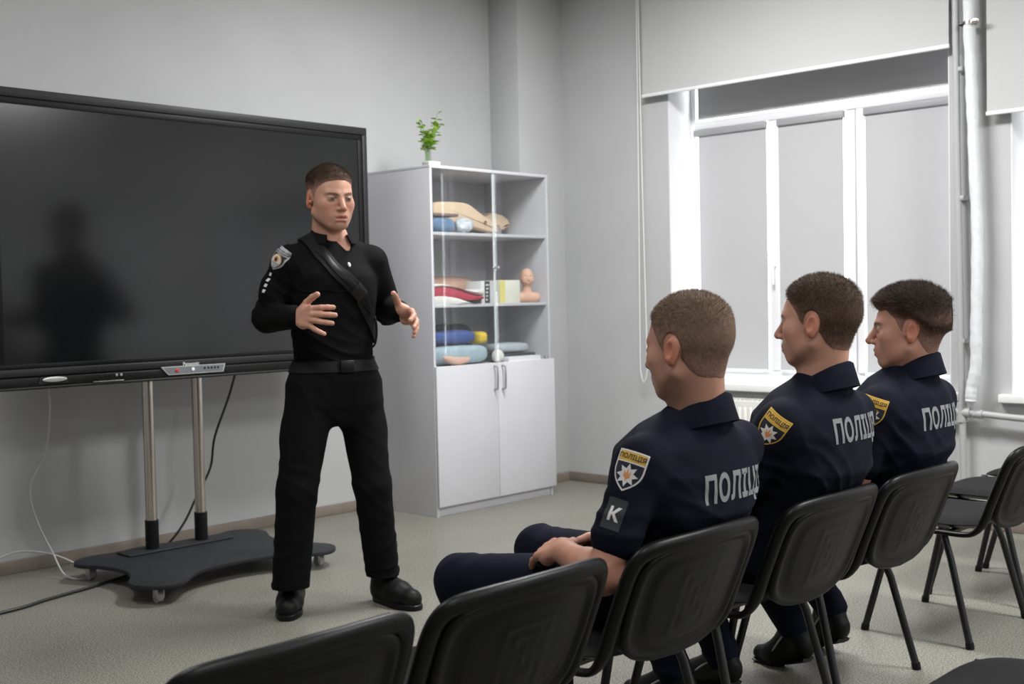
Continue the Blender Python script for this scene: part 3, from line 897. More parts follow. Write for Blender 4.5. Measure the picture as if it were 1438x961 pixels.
class Field:
    def __init__(self): self.ops = []
    def add(self, fn, lo, hi, k=0.01, op='u'):
        self.ops.append((fn, np.array(lo, float), np.array(hi, float), k, op)); return self
    def cap(self, a, b, r1, r2=None, k=0.012, op='u', fl=None):
        """tapered capsule; fl=(axis, ratio) flattens it along a direction"""
        a = np.array(a, float); b = np.array(b, float); r2 = r1 if r2 is None else r2
        ab = b - a; L2 = max(ab @ ab, 1e-12); m = max(r1, r2)
        if fl is not None:
            ax = np.array(fl[0], float); ax /= np.linalg.norm(ax); q = fl[1]
        def fn(X, Y, Z):
            px, py, pz = X - a[0], Y - a[1], Z - a[2]
            t = np.clip((px * ab[0] + py * ab[1] + pz * ab[2]) / L2, 0, 1)
            dx, dy, dz = px - t * ab[0], py - t * ab[1], pz - t * ab[2]
            if fl is not None:
                c = dx * ax[0] + dy * ax[1] + dz * ax[2]
                s = (1 / q - 1) * c
                dx, dy, dz = dx + s * ax[0], dy + s * ax[1], dz + s * ax[2]
            return np.sqrt(dx * dx + dy * dy + dz * dz) - (r1 + (r2 - r1) * t)
        return self.add(fn, np.minimum(a, b) - m, np.maximum(a, b) + m, k, op)
    def ell(self, c, r, k=0.012, op='u', rot=None):
        c = np.array(c, float); r = np.array(r, float); m = r.max()
        Rm = None if rot is None else np.array(rot, float)
        def fn(X, Y, Z):
            x, y, z = X - c[0], Y - c[1], Z - c[2]
            if Rm is not None:
                x, y, z = (Rm[0, 0] * x + Rm[1, 0] * y + Rm[2, 0] * z, Rm[0, 1] * x + Rm[1, 1] * y + Rm[2, 1] * z, Rm[0, 2] * x + Rm[1, 2] * y + Rm[2, 2] * z)
            k0 = np.sqrt((x / r[0]) ** 2 + (y / r[1]) ** 2 + (z / r[2]) ** 2)
            k1 = np.sqrt((x / r[0] ** 2) ** 2 + (y / r[1] ** 2) ** 2 + (z / r[2] ** 2) ** 2)
            return k0 * (k0 - 1) / (k1 + 1e-9)
        return self.add(fn, c - m, c + m, k, op)
    def loft(self, st, right, k=0.02, n=2.3):
        """stations (centre, half width, half depth) from bottom to top, ellipses across 'right'"""
        C = np.array([s[0] for s in st], float); A = np.array([s[1] for s in st]); B = np.array([s[2] for s in st])
        ax = C[-1] - C[0]; ax /= np.linalg.norm(ax)
        rt = np.array(right, float); rt -= ax * (rt @ ax); rt /= np.linalg.norm(rt); fr = np.cross(ax, rt)
        S = (C - C[0]) @ ax; U = (C - C[0]) @ rt; V = (C - C[0]) @ fr
        m = max(A.max(), B.max())
        def fn(X, Y, Z):
            x, y, z = X - C[0][0], Y - C[0][1], Z - C[0][2]
            s = x * ax[0] + y * ax[1] + z * ax[2]
            u = x * rt[0] + y * rt[1] + z * rt[2]; v = x * fr[0] + y * fr[1] + z * fr[2]
            sh = s.shape; sf = s.ravel()
            a = np.interp(sf, S, A).reshape(sh); b = np.interp(sf, S, B).reshape(sh)
            u = u - np.interp(sf, S, U).reshape(sh); v = v - np.interp(sf, S, V).reshape(sh)
            d = ((np.abs(u / a) ** n + np.abs(v / b) ** n) ** (1 / n) - 1) * np.minimum(a, b)
            return smax(d, np.maximum(s - S[-1], S[0] - s), 0.03)
        return self.add(fn, C.min(0) - m, C.max(0) + m, k, 'u')
    def disp(self, fn, lo, hi): return self.add(fn, lo, hi, 0, 'd')
    def box(self, pad=0.02):
        lo = np.min([o[1] for o in self.ops if o[4] == 'u'], axis=0) - pad
        hi = np.max([o[2] for o in self.ops if o[4] == 'u'], axis=0) + pad
        return lo, hi
    def mesh(self, h, lo=None, hi=None, ret_grid=False):
        l, u = self.box(3 * h)
        lo = l if lo is None else np.maximum(l, lo); hi = u if hi is None else np.minimum(u, hi)
        n = np.ceil((hi - lo) / h).astype(int) + 1
        ax = [(lo[i] + h * np.arange(n[i])).astype(np.float32) for i in range(3)]
        D = np.full(n, 0.08, np.float32)
        for fn, a, b, k, op in self.ops:
            mg = 0.045 + k
            i0 = np.clip(np.floor((a - mg - lo) / h).astype(int), 0, n); i1 = np.clip(np.ceil((b + mg - lo) / h).astype(int) + 1, 0, n)
            if np.any(i1 <= i0): continue
            sl = tuple(slice(i0[j], i1[j]) for j in range(3))
            X, Y, Z = np.meshgrid(ax[0][sl[0]], ax[1][sl[1]], ax[2][sl[2]], indexing='ij', sparse=False)
            d = fn(X, Y, Z)
            if op == 'u': D[sl] = smin(D[sl], d, k)
            elif op == 's': D[sl] = smax(D[sl], -d, k)
            elif op == 'i': D[sl] = smax(D[sl], d, k)
            else: D[sl] = D[sl] + d
        if ret_grid: return D, lo, h, ax
        return surface_nets(D, lo, h)

def surface_nets(D, lo, h):
    S = D < 0
    nx, ny, nz = D.shape
    cnt = np.zeros((nx - 1, ny - 1, nz - 1), np.int8)
    for a in (0, 1):
        for b in (0, 1):
            for c in (0, 1):
                cnt += S[a:nx - 1 + a, b:ny - 1 + b, c:nz - 1 + c]
    act = (cnt > 0) & (cnt < 8)
    ijk = np.argwhere(act)
    idx = np.full(act.shape, -1, np.int32); idx[act] = np.arange(len(ijk))
    I, J, K = ijk.T
    cor = [(a, b, c) for a in (0, 1) for b in (0, 1) for c in (0, 1)]
    val = {q: D[I + q[0], J + q[1], K + q[2]].astype(np.float64) for q in cor}
    pos = np.zeros((len(ijk), 3)); num = np.zeros(len(ijk))
    for p in cor:
        for d in range(3):
            if p[d] == 1: continue
            q = tuple(1 if e == d else p[e] for e in range(3))
            va, vb = val[p], val[q]
            m = (va < 0) != (vb < 0)
            t = np.where(m, va / np.where(m, va - vb, 1), 0)
            for e in range(3):
                pos[:, e] += m * (p[e] + (t if e == d else 0))
            num += m
    V = lo + h * (ijk + pos / num[:, None])
    faces = []
    def quad(e, cells, S0):
        ii = np.argwhere(e)
        if len(ii) == 0: return
        q = np.stack([idx[tuple((ii + np.array(c)).T)] for c in cells], 1)
        s = S0[tuple(ii.T)]
        q[~s] = q[~s][:, ::-1]
        faces.append(q[(q >= 0).all(1)])
    def edge(axis):
        o = [slice(1, -1)] * 3
        a = list(o); b = list(o)
        a[axis] = slice(0, -1); b[axis] = slice(1, None)
        S0 = S[tuple(a)]
        return (S0 != S[tuple(b)]), S0
    e, S0 = edge(0); quad(e, [(0, 0, 0), (0, 1, 0), (0, 1, 1), (0, 0, 1)], S0)
    e, S0 = edge(1); quad(e, [(0, 0, 0), (0, 0, 1), (1, 0, 1), (1, 0, 0)], S0)
    e, S0 = edge(2); quad(e, [(0, 0, 0), (1, 0, 0), (1, 1, 0), (0, 1, 0)], S0)
    F = np.concatenate(faces) if faces else np.zeros((0, 4), int)
    return V, F

def relax(V, F, it=1, lam=0.5):
    """one or two Laplacian passes on a quad mesh"""
    V = V.copy()
    E = np.concatenate([F[:, [0, 1]], F[:, [1, 2]], F[:, [2, 3]], F[:, [3, 0]]])
    for _ in range(it):
        s = np.zeros_like(V); c = np.zeros(len(V))
        for a, b in ((0, 1), (1, 0)):
            np.add.at(s, E[:, a], V[E[:, b]]); np.add.at(c, E[:, a], 1)
        V = V + lam * (s / np.maximum(c, 1)[:, None] - V)
    return V

def quad_object(name, V, F, m, parent=None, colors=None, **kw):
    me = bpy.data.meshes.new(name)
    nv, nf = len(V), len(F)
    me.vertices.add(nv); me.vertices.foreach_set('co', np.asarray(V, np.float32).ravel())
    me.loops.add(nf * 4); me.loops.foreach_set('vertex_index', np.asarray(F, np.int32).ravel())
    me.polygons.add(nf)
    me.polygons.foreach_set('loop_start', np.arange(0, nf * 4, 4, dtype=np.int32))
    me.update(calc_edges=True)
    me.materials.append(m)
    me.shade_smooth()
    if colors is not None:
        c = np.ones((nv, 4), np.float32); c[:, :3] = colors
        a = me.color_attributes.new('Col', 'FLOAT_COLOR', 'POINT')
        a.data.foreach_set('color', c.ravel())
    me.validate()
    o = bpy.data.objects.new(name, me)
    return put(o, parent, **kw)

def ss(a, b, v): 
    t = np.clip((v - a) / (b - a), 0, 1); return t * t * (3 - 2 * t)

def vnoise(P, freq, seed, oct=3):
    r = np.random.default_rng(seed); D = np.zeros(P.shape[:-1])
    for o in range(oct):
        for k in range(4):
            d = r.normal(size=3); d /= np.linalg.norm(d)
            D += np.sin((P @ d) * freq * (1.9 ** o) + r.uniform(0, 6.28)) / (2 ** o)
    return D / 6.0

# ------------------------------------------------------------------ head, in its own axes: +y face, +x the person's right, +z up
def head_field(jaw=1.0, nose=1.0, brow=1.0, lips=1.0, neck_back=(0, -.055, -.22), neck_r=.060, mouth_open=0.0):
    f = Field()
    f.ell((0, -.014, .030), (.0765, .100, .087), 0)
    f.ell((0, .016, -.008), (.067, .074, .092), .02)
    f.ell((0, .028, -.062), (.053 * jaw, .058, .046), .02)
    for s in (-1, 1):
        f.cap((s * .056 * jaw, -.002, -.052), (s * .024 * jaw, .062, -.093), .017, .015, .022)
        f.ell((s * .045, .052, -.020), (.022, .023, .020), .026)
        f.ell((s * .037, .036, -.048), (.022, .028, .028), .026)
        f.cap((s * .012, .083, .018), (s * .042, .068, .022), .0095 * brow, .0075 * brow, .016)
    f.ell((0, .066, -.097), (.022 * jaw, .019, .016), .018)
    f.ell((0, .074, -.062), (.031, .022, .027), .02)
    for s in (-1, 1):
        f.ell((s * .0325, .0945, .002), (.0180, .0160, .0100), .012, 's')
        f.ell((s * .0325, .0745, .001), (.0150, .0135, .0115), .004)
    f.cap((0, .084, .014), (0, .111 * (.5 + .5 * nose), -.030), .0075, .0115 * nose, .010)
    for s in (-1, 1):
        f.ell((s * .0125, .0965, -.0345), (.0085, .011, .0075), .006)
        f.ell((s * .007, .1035, -.0415), (.004, .006, .003), .003, 's')
    f.cap((-.017, .0905, -.0595), (.017, .0905, -.0595), .0058 * lips, None, .006)
    f.cap((0, .0935, -.0590), (0, .0935, -.0595), .0060 * lips, None, .006)
    f.cap((-.014, .0895, -.0715 - mouth_open), (.014, .0895, -.0715 - mouth_open), .0068 * lips, None, .006)
    f.cap((-.021, .0985, -.0652 - mouth_open / 2), (.021, .0985, -.0652 - mouth_open / 2), .0026 + mouth_open / 2, None, .003, 's')
    f.cap((-.012, .0930, -.0835), (.012, .0930, -.0835), .0035, None, .008, 's')
    for s in (-1, 1):
        an = math.radians(14)
        R = np.array([[1, 0, 0], [0, math.cos(an), -math.sin(an)], [0, math.sin(an), math.cos(an)]])
        yw = math.radians(24) * s
        R2 = np.array([[math.cos(yw), math.sin(yw), 0], [-math.sin(yw), math.cos(yw), 0], [0, 0, 1]])
        Q = R2 @ R
        f.ell((s * .0815, -.016, -.006), (.0082, .0170, .0290), .006, 'u', Q)
        f.ell((s * .0905, -.013, -.004), (.0070, .0098, .0185), .004, 's', Q)
        f.ell((s * .0785, -.010, -.030), (.0065, .0095, .0100), .006)
        f.ell((s * .0785, .002, -.012), (.0045, .005, .0075), .004)
    nb = np.array(neck_back, float)
    f.cap((0, -.028, -.045), nb, .052, neck_r, .025)
    f.cap((0, .012, -.078), nb + np.array([0, .035, 0]), .034, .045, .022)
    return f

HG = dict(h=0.0025)
def hair_mask(P, fringe=0.0):
    """signed height above the hairline (metres) in head axes"""
    x, y, z = P[..., 0], P[..., 1], P[..., 2]
    ys = np.array([-.12, -.075, -.050, -.038, -.028, -.018, -.004, .006, .014, .022, .030, .040, .050, .060, .072, .11])
    zs = np.array([-.080, -.078, -.070, -.052, -.030, -.010, -.006, -.010, -.008, .006, .024, .040, .050, .058, .066 - fringe, .068 - fringe])
    zb = np.interp(y, ys, zs)
    return z - zb

def build_head(hf, tone, hair_col, frame, hair_top=.008, hair_side=.003, fade=.05, fringe=0.0, seed=1, h=.0025, brow_col=None, tousle=0.0, stubble=.12, front_lift=0.0, side_dens=.75, top_ramp=(.030, .085), strands=16000, strand_len=(.003, .007), comb=.25, back_low=0.0):
    """returns skin (V,F,C) and hair (V,F,C) in world space; frame=(origin, Rmat columns x,y,z, scale)"""
    D, lo, hh, ax = hf.mesh(h, ret_grid=True)
    V, F = surface_nets(D, lo, hh)
    V = relax(V, F, 1, .35)
    x, y, z = V[:, 0], V[:, 1], V[:, 2]
    tone = np.array(tone); hair_col = np.array(hair_col)
    C = np.tile(tone, (len(V), 1))
    def mixc(C, m, col): return C * (1 - m[:, None]) + np.array(col) * m[:, None]
    red = tone * np.array([1.02, .74, .70])
    ear = ss(.074, .080, np.abs(x)) * (np.abs(y + .014) < .035)
    C = mixc(C, .75 * ear, tone * np.array([1.0, .66, .60]))
    C = mixc(C, .45 * np.exp(-(((np.abs(x) - .043) / .020) ** 2 + ((z + .030) / .020) ** 2)) * (y > .02), red)
    C = mixc(C, .45 * np.exp(-((x / .014) ** 2 + ((z + .032) / .012) ** 2)) * (y > .09), red)
    lip = np.exp(-((x / .021) ** 4 + ((z + .0655) / .0105) ** 4)) * (y > .080)
    C = mixc(C, .85 * lip, tone * np.array([.78, .44, .41]))
    mo = np.exp(-((x / .020) ** 4 + ((z + .0655) / .0022) ** 2)) * (y > .080)
    C = mixc(C, .75 * mo, (.10, .035, .03))
    # jaw stubble
    st = ss(-.045, -.075, z) * (y > -.01) * (z > -.125) * (1 - lip)
    C = mixc(C, stubble * st, hair_col * .6 + .04)
    bc = np.array(brow_col if brow_col is not None else hair_col * .7)
    for s in (-1, 1):
        u = (x - s * .031) / .022
        bz = .0205 - .004 * np.clip(u * s, -1, 1.2) ** 2 + .0015 * u * s
        b = np.exp(-(u ** 6 + ((z - bz) / .0042) ** 4)) * (y > .05)
        C = mixc(C, .85 * b, bc)
        ez = (z - .0015) ; ex = (x - s * .0325)
        inside = np.exp(-((ex / .0145) ** 4 + (ez / (.0048)) ** 4)) * (y > .06)
        C = mixc(C, .9 * inside, (.20, .165, .15))
        iris = np.exp(-((ex / .0062) ** 4 + (ez / .0054) ** 4)) * (y > .06)
        C = mixc(C, .95 * iris, (.030, .032, .036))
        lash = np.exp(-((ex / .0160) ** 4 + ((z - .0058) / .0024) ** 2)) * (y > .06)
        C = mixc(C, .75 * lash, bc * .35)
        C = mixc(C, .35 * np.exp(-((ex / .017) ** 4 + ((z + .0065) / .0028) ** 2)) * (y > .06), tone * np.array([.55, .42, .42]))
    C *= 1 + .06 * vnoise(V, 90, seed)[:, None]
    # hair shell: the same head pushed outward inside the hairline
    X, Y, Z = np.meshgrid(*ax, indexing='ij')
    P = np.stack([X, Y, Z], -1)
    hm = hair_mask(P, fringe)
    hm = hm + .004 * vnoise(P, 160, seed + 5, 2)
    top = ss(*top_ramp, Z + back_low * ss(.0, .08, -Y))
    th = hair_side + (hair_top - hair_side) * top
    if front_lift: th = th + front_lift * ss(.045, .080, Y) * ss(.05, .075, Z)
    if tousle:
        th = th + tousle * vnoise(P * np.array([1.0, .45, 1.0]), 130, seed + 9, 2) * ss(.02, .06, Z)
    m = ss(-.004, .006, hm) * (.25 + .75 * ss(.0, .030, hm))
    er = np.sqrt(((Y + .013) / .024) ** 2 + ((Z + .004) / .036) ** 2 + ((np.abs(X) - .084) / .022) ** 2)
    near_ear = 1 - ss(.85, 1.15, er)
    Dh = D - (th * m - .004 * (1 - ss(-.004, .006, hm))) + .02 * near_ear
    Dh = np.where(Z < -.10, .05, Dh)
    HV, HF = surface_nets(Dh.astype(np.float32), lo, hh)
    HV = relax(HV, HF, 1, .3)
    hx, hy, hz = HV[:, 0], HV[:, 1], HV[:, 2]
    hmv = hair_mask(HV, fringe)
    side = 1 - ss(.02, .075, hz)
    front_ = ss(.02, .05, hy) * ss(.03, .05, hz)
    dens = ss(-.004, fade, hmv) * (1 - front_) + front_ * (.3 + .7 * ss(-.002, .02, hmv))
    dens = dens * (1 - (1 - side_dens) * side)
    dens = np.clip(dens + .07 * np.random.default_rng(seed + 3).normal(size=len(HV)), 0, 1)
    scalp = tone * np.array([.70, .72, .76])
    HC = scalp * (1 - dens[:, None]) + hair_col * dens[:, None]
    HC *= np.clip(1 + .16 * np.random.default_rng(seed).normal(size=len(HV)) + .10 * vnoise(HV, 60, seed + 4, 3), .5, 1.6)[:, None]
    # keep only faces that show above the skin
    keep = (hmv > -.0045)
    fk = keep[HF].any(1)
    HF = HF[fk]
    # fine strands standing out of the shell
    rg = np.random.default_rng(seed + 21)
    tri = HV[HF]
    nrm = np.cross(tri[:, 2] - tri[:, 0], tri[:, 3] - tri[:, 1]); ar = np.linalg.norm(nrm, axis=1)
    nrm /= ar[:, None] + 1e-12
    fc = tri.mean(1)
    ok = (hair_mask(fc, fringe) > .002) & (ss(-.004, fade, hair_mask(fc, fringe)) > rg.uniform(0, .5, len(fc)))
    eard = np.sqrt(((fc[:, 1] + .013) / .024) ** 2 + ((fc[:, 2] + .004) / .036) ** 2 + ((np.abs(fc[:, 0]) - .084) / .022) ** 2)
    ok &= eard > 1.15
    pr_ = np.where(ok, ar, 0) * (1 - (1 - side_dens) * 1.2 * (1 - ss(.02, .075, fc[:, 2]))).clip(.02, 1); pr_ /= pr_.sum()
    ix = rg.choice(len(HF), strands, p=pr_)
    u = rg.uniform(0, 1, (strands, 2))
    q = tri[ix]
    base = (q[:, 0] * ((1 - u[:, :1]) * (1 - u[:, 1:])) + q[:, 1] * (u[:, :1] * (1 - u[:, 1:])) + q[:, 2] * (u[:, :1] * u[:, 1:]) + q[:, 3] * ((1 - u[:, :1]) * u[:, 1:]))
    n_ = nrm[ix]
    topf = ss(*top_ramp, base[:, 2] + back_low * ss(.0, .08, -base[:, 1]))
    flow = np.stack([.25 * np.sign(base[:, 0]) * (1 - topf), np.where(topf > .5, comb, -.35), -.8 * (1 - topf)], 1)
    flow += rg.normal(0, .28, flow.shape)
    d_ = n_ * (.55 - .25 * (comb > .5)) + flow; d_ /= np.linalg.norm(d_, axis=1)[:, None]
    ln_ = (strand_len[0] + (strand_len[1] - strand_len[0]) * topf) * rg.uniform(.6, 1.25, strands)
    sd_ = np.cross(d_, n_); sd_ /= np.linalg.norm(sd_, axis=1)[:, None] + 1e-9
    wd_ = .00045 * rg.uniform(.7, 1.3, strands)[:, None]
    b0 = base - n_ * .0008
    tip = b0 + d_ * ln_[:, None]
    SV_ = np.stack([b0 - sd_ * wd_, b0 + sd_ * wd_, tip + sd_ * wd_ * .35, tip - sd_ * wd_ * .35], 1).reshape(-1, 3)
    SF_ = np.arange(strands * 4).reshape(-1, 4) + len(HV)
    dn = ss(-.004, fade, hair_mask(base, fringe))
    cc = hair_col * rg.uniform(.55, 1.55, strands)[:, None] * (.85 + .3 * rg.uniform(size=(strands, 1)))
    cc = cc * (.5 + .5 * dn[:, None]) + scalp * .35 * (1 - dn[:, None])
    HV = np.concatenate([HV, SV_]); HF = np.concatenate([HF, SF_]); HC = np.concatenate([HC, np.repeat(cc, 4, axis=0)])
    o, Rm, sc = frame
    W = lambda A: o + sc * (A @ np.array(Rm).T)
    return (W(V), F, C), (W(HV), HF, np.clip(HC, 0.004, 1))

def head_frame(origin, fwd, up=(0, 0, 1), scale=1.0, roll=0.0):
    y = np.array(fwd, float); y /= np.linalg.norm(y)
    z = np.array(up, float); z = z - y * (z @ y); z /= np.linalg.norm(z)
    x = np.cross(y, z)
    if roll:
        z, x = z * math.cos(roll) + x * math.sin(roll), x * math.cos(roll) - z * math.sin(roll)
    return (np.array(origin, float), np.stack([x, y, z], 1), scale)

# ------------------------------------------------------------------ hand: palm, four unequal fingers, thumb
def add_hand(f, wrist, F, T, side, curl=(.5, .5, .5, .5), spread=(.16, .03, -.08, -.24), size=1.0, thumb=(.55, .80, .25), thumb_bend=.25, k=.006):
    """F along the fingers, T towards the thumb side; side 'R' or 'L'. Returns fingertip list."""
    F = np.array(F, float); F /= np.linalg.norm(F)
    T = np.array(T, float); T -= F * (T @ F); T /= np.linalg.norm(T)
    N = np.cross(T, F) if side == 'R' else np.cross(F, T)
    w = np.array(wrist, float)
    L = lambda a, b, c: w + size * (a * F + b * T + c * N)
    kn = [(.092, .030), (.096, .010), (.090, -.010), (.080, -.029)]
    ln = [(.040, .024, .019), (.043, .027, .020), (.040, .025, .019), (.032, .020, .018)]
    rd = [.0112, .0114, .0107, .0096]
    tips = []
    f.cap(L(-.03, 0, 0), L(.02, .002, .0), .027 * size, .027 * size, .012, fl=(N, .72))
    for i in range(4):
        f.cap(L(.008, kn[i][1] * .62, 0), L(kn[i][0], kn[i][1], -.001), .0135 * size, .0120 * size, .012)
    f.ell(L(.045, .026, .010), (.024 * size,) * 3, .014)
    f.ell(L(.040, -.024, .006), (.019 * size,) * 3, .014)
    for i in range(4):
        p = L(kn[i][0], kn[i][1], 0)
        d0 = F * math.cos(spread[i]) + T * math.sin(spread[i])
        ang = 0
        for j in range(3):
            ang += curl[i] * (.8, 1.0, .7)[j]
            d = d0 * math.cos(ang) + N * math.sin(ang)
            q = p + d * ln[i][j] * size
            r = rd[i] * size
            f.cap(p, q, r * (1, .94, .88)[j], r * (.94, .88, .80)[j], .003 if j else k)
            p = q
        tips.append(p)
    a, b, c = thumb
    d = a * F + b * T + c * N; d /= np.linalg.norm(d)
    p = L(.022, .024, .008); q = p + d * .042 * size
    f.cap(p, q, .0155 * size, .0125 * size, .012)
    for j, l in enumerate((.034, .027)):
        d = d + thumb_bend * F * (1 - .2 * j) + .12 * N; d /= np.linalg.norm(d)
        p, q = q, q + d * l * size
        f.cap(p, q, .0128 * size * (1, .94)[j], .0120 * size * (1, .86)[j], .004)
    tips.append(q)
    return tips

# ------------------------------------------------------------------ things laid on cloth
def refine(v2, faces, maxlen):
    bm = bmesh.new()
    vs = [bm.verts.new((a, b, 0)) for a, b in v2]
    for f in faces:
        try: bm.faces.new([vs[i] for i in f])
        except ValueError: pass
    bmesh.ops.triangulate(bm, faces=bm.faces[:])
    for _ in range(6):
        es = [e for e in bm.edges if e.calc_length() > maxlen]
        if not es: break
        bmesh.ops.subdivide_edges(bm, edges=es, cuts=1)
        bmesh.ops.triangulate(bm, faces=bm.faces[:])
    bm.verts.index_update()
    V = np.array([v.co[:2] for v in bm.verts]); F = [tuple(v.index for v in f.verts) for f in bm.faces]
    bm.free()
    return V, F

def wrap(bvh, v2, faces, O, right, up, lift=.0012, maxlen=.008, reach=.12, dev=.03):
    """drape a flat drawing on a cloth surface: cast along -normal"""
    V2, F = refine(v2, faces, maxlen)
    right = np.array(right, float); right /= np.linalg.norm(right)
    up = np.array(up, float); up -= right * (up @ right); up /= np.linalg.norm(up)
    n = np.cross(right, up)
    def cast(p):
        hit = bvh.ray_cast(Vector(p + n * reach), Vector(-n), 2 * reach)
        return None if hit[0] is None else (float(np.dot(np.array(hit[0]) - p, n)), np.array(hit[1]))
    c0 = cast(O)
    t0 = c0[0] if c0 else 0.0
    out = []
    for a, b in V2:
        p = O + a * right + b * up
        c = cast(p)
        t = t0 - dev if c is None else min(max(c[0], t0 - dev), t0 + dev)
        out.append(p + n * (t + lift))
    return np.array(out), F

def poly(pts): return np.array(pts, float), [tuple(range(len(pts)))]
def star(n, r1, r2, c=(0, 0), rot=0.0):
    return poly([(c[0] + (r1 if i % 2 == 0 else r2) * math.sin(rot + math.pi * i / n), c[1] + (r1 if i % 2 == 0 else r2) * math.cos(rot + math.pi * i / n)) for i in range(2 * n)])
def shield(w, h, inset=0.0):
    a = w / 2 - inset; t = h / 2 - inset; b = -h / 2 + inset * 1.2
    pts = [(-a, t), (a, t)]
    for k in range(1, 13):
        u = k / 12
        pts.append((a * (1 - u ** 2.4), t - (t - b) * (.40 + .60 * u) if u > 0 else t))
    for k in range(11, 0, -1):
        u = k / 12
        pts.append((-a * (1 - u ** 2.4), t - (t - b) * (.40 + .60 * u)))
    pts = pts[:2] + [(a, t - (t - b) * .40)] + pts[2:] + [(-a, t - (t - b) * .40)]
    return poly(pts)

def multi_wrap(name, bvh, layers, O, right, up, parent, base_lift=.0012, step=.0006, maxlen=.008, base=(0, 0, 0)):
    """layers: list of (verts2, faces, material) draped one over another as one mesh"""
    V = []; F = []; MI = []; mats = []
    for i, (v2, fc, m) in enumerate(layers):
        v, f = wrap(bvh, v2, fc, O, right, up, base_lift + step * i, maxlen)
        if m not in mats: mats.append(m)
        off = sum(len(q) for q in V)
        V.append(v); F += [tuple(j + off for j in t) for t in f]; MI += [mats.index(m)] * len(f)
    o = from_data(name, np.concatenate(V) - np.array(base), F, mats, parent, smooth=True)
    o.data.polygons.foreach_set('material_index', MI)
    return o

# local helper: world-space vertices to a thing's own space
def loc_of(e): return np.array(e.location)
M_SKIN = mat('skin', (.5, .3, .2), .48, attr='Col', spec=.35, bump=(900, .08, .001))
M_HAIR = mat('short_hair', (.1, .07, .05), .62, attr='Col', bump=(1100, .9, .003), spec=.25)

def ground(x, y):
    d = VF + (x - 719.0) / FPX * VR - (y - 480.5) / FPX * VU
    return CAM + d * (-CAM_H / d[2])

# ================================================================== THE STANDING INSTRUCTOR
M_BLKSHIRT = mat('black_shirt_cloth', (.0045, .0046, .0049), .85, bump=(260, .25, .0012), noise=(14, .2), spec=.10)
M_BLKPANT = mat('black_trouser_cloth', (.0040, .0041, .0044), .85, bump=(260, .3, .0012), noise=(10, .2), spec=.10)
M_BOOT = mat('black_boot_leather', (.006, .006, .006), .5, bump=(150, .3, .002), spec=.2)
M_STRAP = mat('black_nylon_strap', (.0055, .0056, .0058), .65, bump=(400, .5, .001), spec=.2)
M_PATCHG = mat('grey_patch_thread', (.36, .36, .37), .8)
M_PATCHB = mat('black_patch_thread', (.02, .02, .025), .85)
M_PATCHO = mat('orange_patch_thread', (.62, .25, .08), .8)
M_PATCHW = mat('silver_patch_thread', (.62, .61, .60), .8)
M_PATCHY = mat('gold_patch_thread', (.58, .36, .05), .8)
M_PATCHN = mat('navy_patch_thread', (.012, .015, .03), .85)

ZUP = np.array([0.0, 0, 1])
def folds(f, specs):
    """cloth creases: list of (centre, radius, direction, wavelength, amplitude, phase)"""
    for c, R, d, wl, am, ph in specs:
        c = np.array(c, float); d = np.array(d, float); d /= np.linalg.norm(d)
        def fn(X, Y, Z, c=c, R=R, d=d, wl=wl, am=am, ph=ph):
            x, y, z = X - c[0], Y - c[1], Z - c[2]
            r2 = (x * x + y * y + z * z) / (R * R)
            s = x * d[0] + y * d[1] + z * d[2]
            q = 1.1 * np.sin(11 * x + 5 * y - 8 * z + ph) + .8 * np.sin(-7 * x + 14 * y + 6 * z + 2 * ph) + .5 * np.sin(23 * x - 19 * y + 12 * z)
            w = math.pi * s / wl + ph + q
            g = (1 - np.abs(np.sin(w))) ** 1.5
            amp = .55 + .45 * np.sin(13 * x - 9 * y + 17 * z + 3 * ph)
            return -am * np.exp(-2.4 * r2) * amp * (g - .35)
        f.disp(fn, c - R * 1.3, c + R * 1.3)

fwd = view_dir(.50, 0, .86); fwd[2] = 0; fwd /= np.linalg.norm(fwd)
lft = np.cross(ZUP, fwd)                     # his left
c0 = at(470, 545, 4.83)                      # pelvis
foot_mid = (ground(405, 858) + ground(545, 842)) / 2
ei = empty('person', (foot_mid[0], foot_mid[1], 0), 'standing man in black uniform gesturing with both hands before the screen', 'person')
B = loc_of(ei)

# joints
R_sh, R_el, R_wr = at(405, 368, 4.72), at(376, 446, 4.79), at(414, 446, 4.57)
L_sh, L_el, L_wr = at(521, 368, 4.92), at(545, 436, 5.04), at(560, 437, 4.82)
R_hip, R_kn, R_an = at(437, 548, 4.77), at(417, 690, 4.70), at(407, 842, 4.73)
L_hip, L_kn, L_an = at(503, 548, 4.90), at(523, 682, 4.86), at(540, 828, 4.92)
neck0 = at(464, 345, 4.86)

shirt = Field()
st = [(at(469, 530, 4.84), .155, .118), (at(469, 512, 4.84), .162, .120), (at(468, 490, 4.84), .162, .122), (at(467, 455, 4.84), .172, .128),
      (at(467, 420, 4.835), .182, .130), (at(467, 390, 4.835), .186, .122), (at(467, 366, 4.845), .170, .102), (at(466, 348, 4.85), .120, .082), (at(465, 337, 4.855), .078, .068), (at(464, 330, 4.855), .066, .062)]
shirt.loft(st, -lft, .02)
for sh, nk in ((R_sh, at(446, 344, 4.83)), (L_sh, at(484, 346, 4.88))):
    shirt.cap(nk, sh, .044, .054, .04)
shirt.cap(R_sh, R_el, .066, .060, .030); shirt.cap(R_el, R_wr, .062, .044, .020); shirt.cap(R_wr - .02 * (R_wr - R_el) / np.linalg.norm(R_wr - R_el), R_wr, .046, .045, .008)
shirt.cap(L_sh, L_el, .068, .060, .030); shirt.cap(L_el, L_wr, .060, .044, .020)
# soft blousing above the belt and pectorals
shirt.ell(at(448, 395, 4.755), (.075, .075, .07), .05); shirt.ell(at(490, 398, 4.795), (.075, .075, .07), .05)
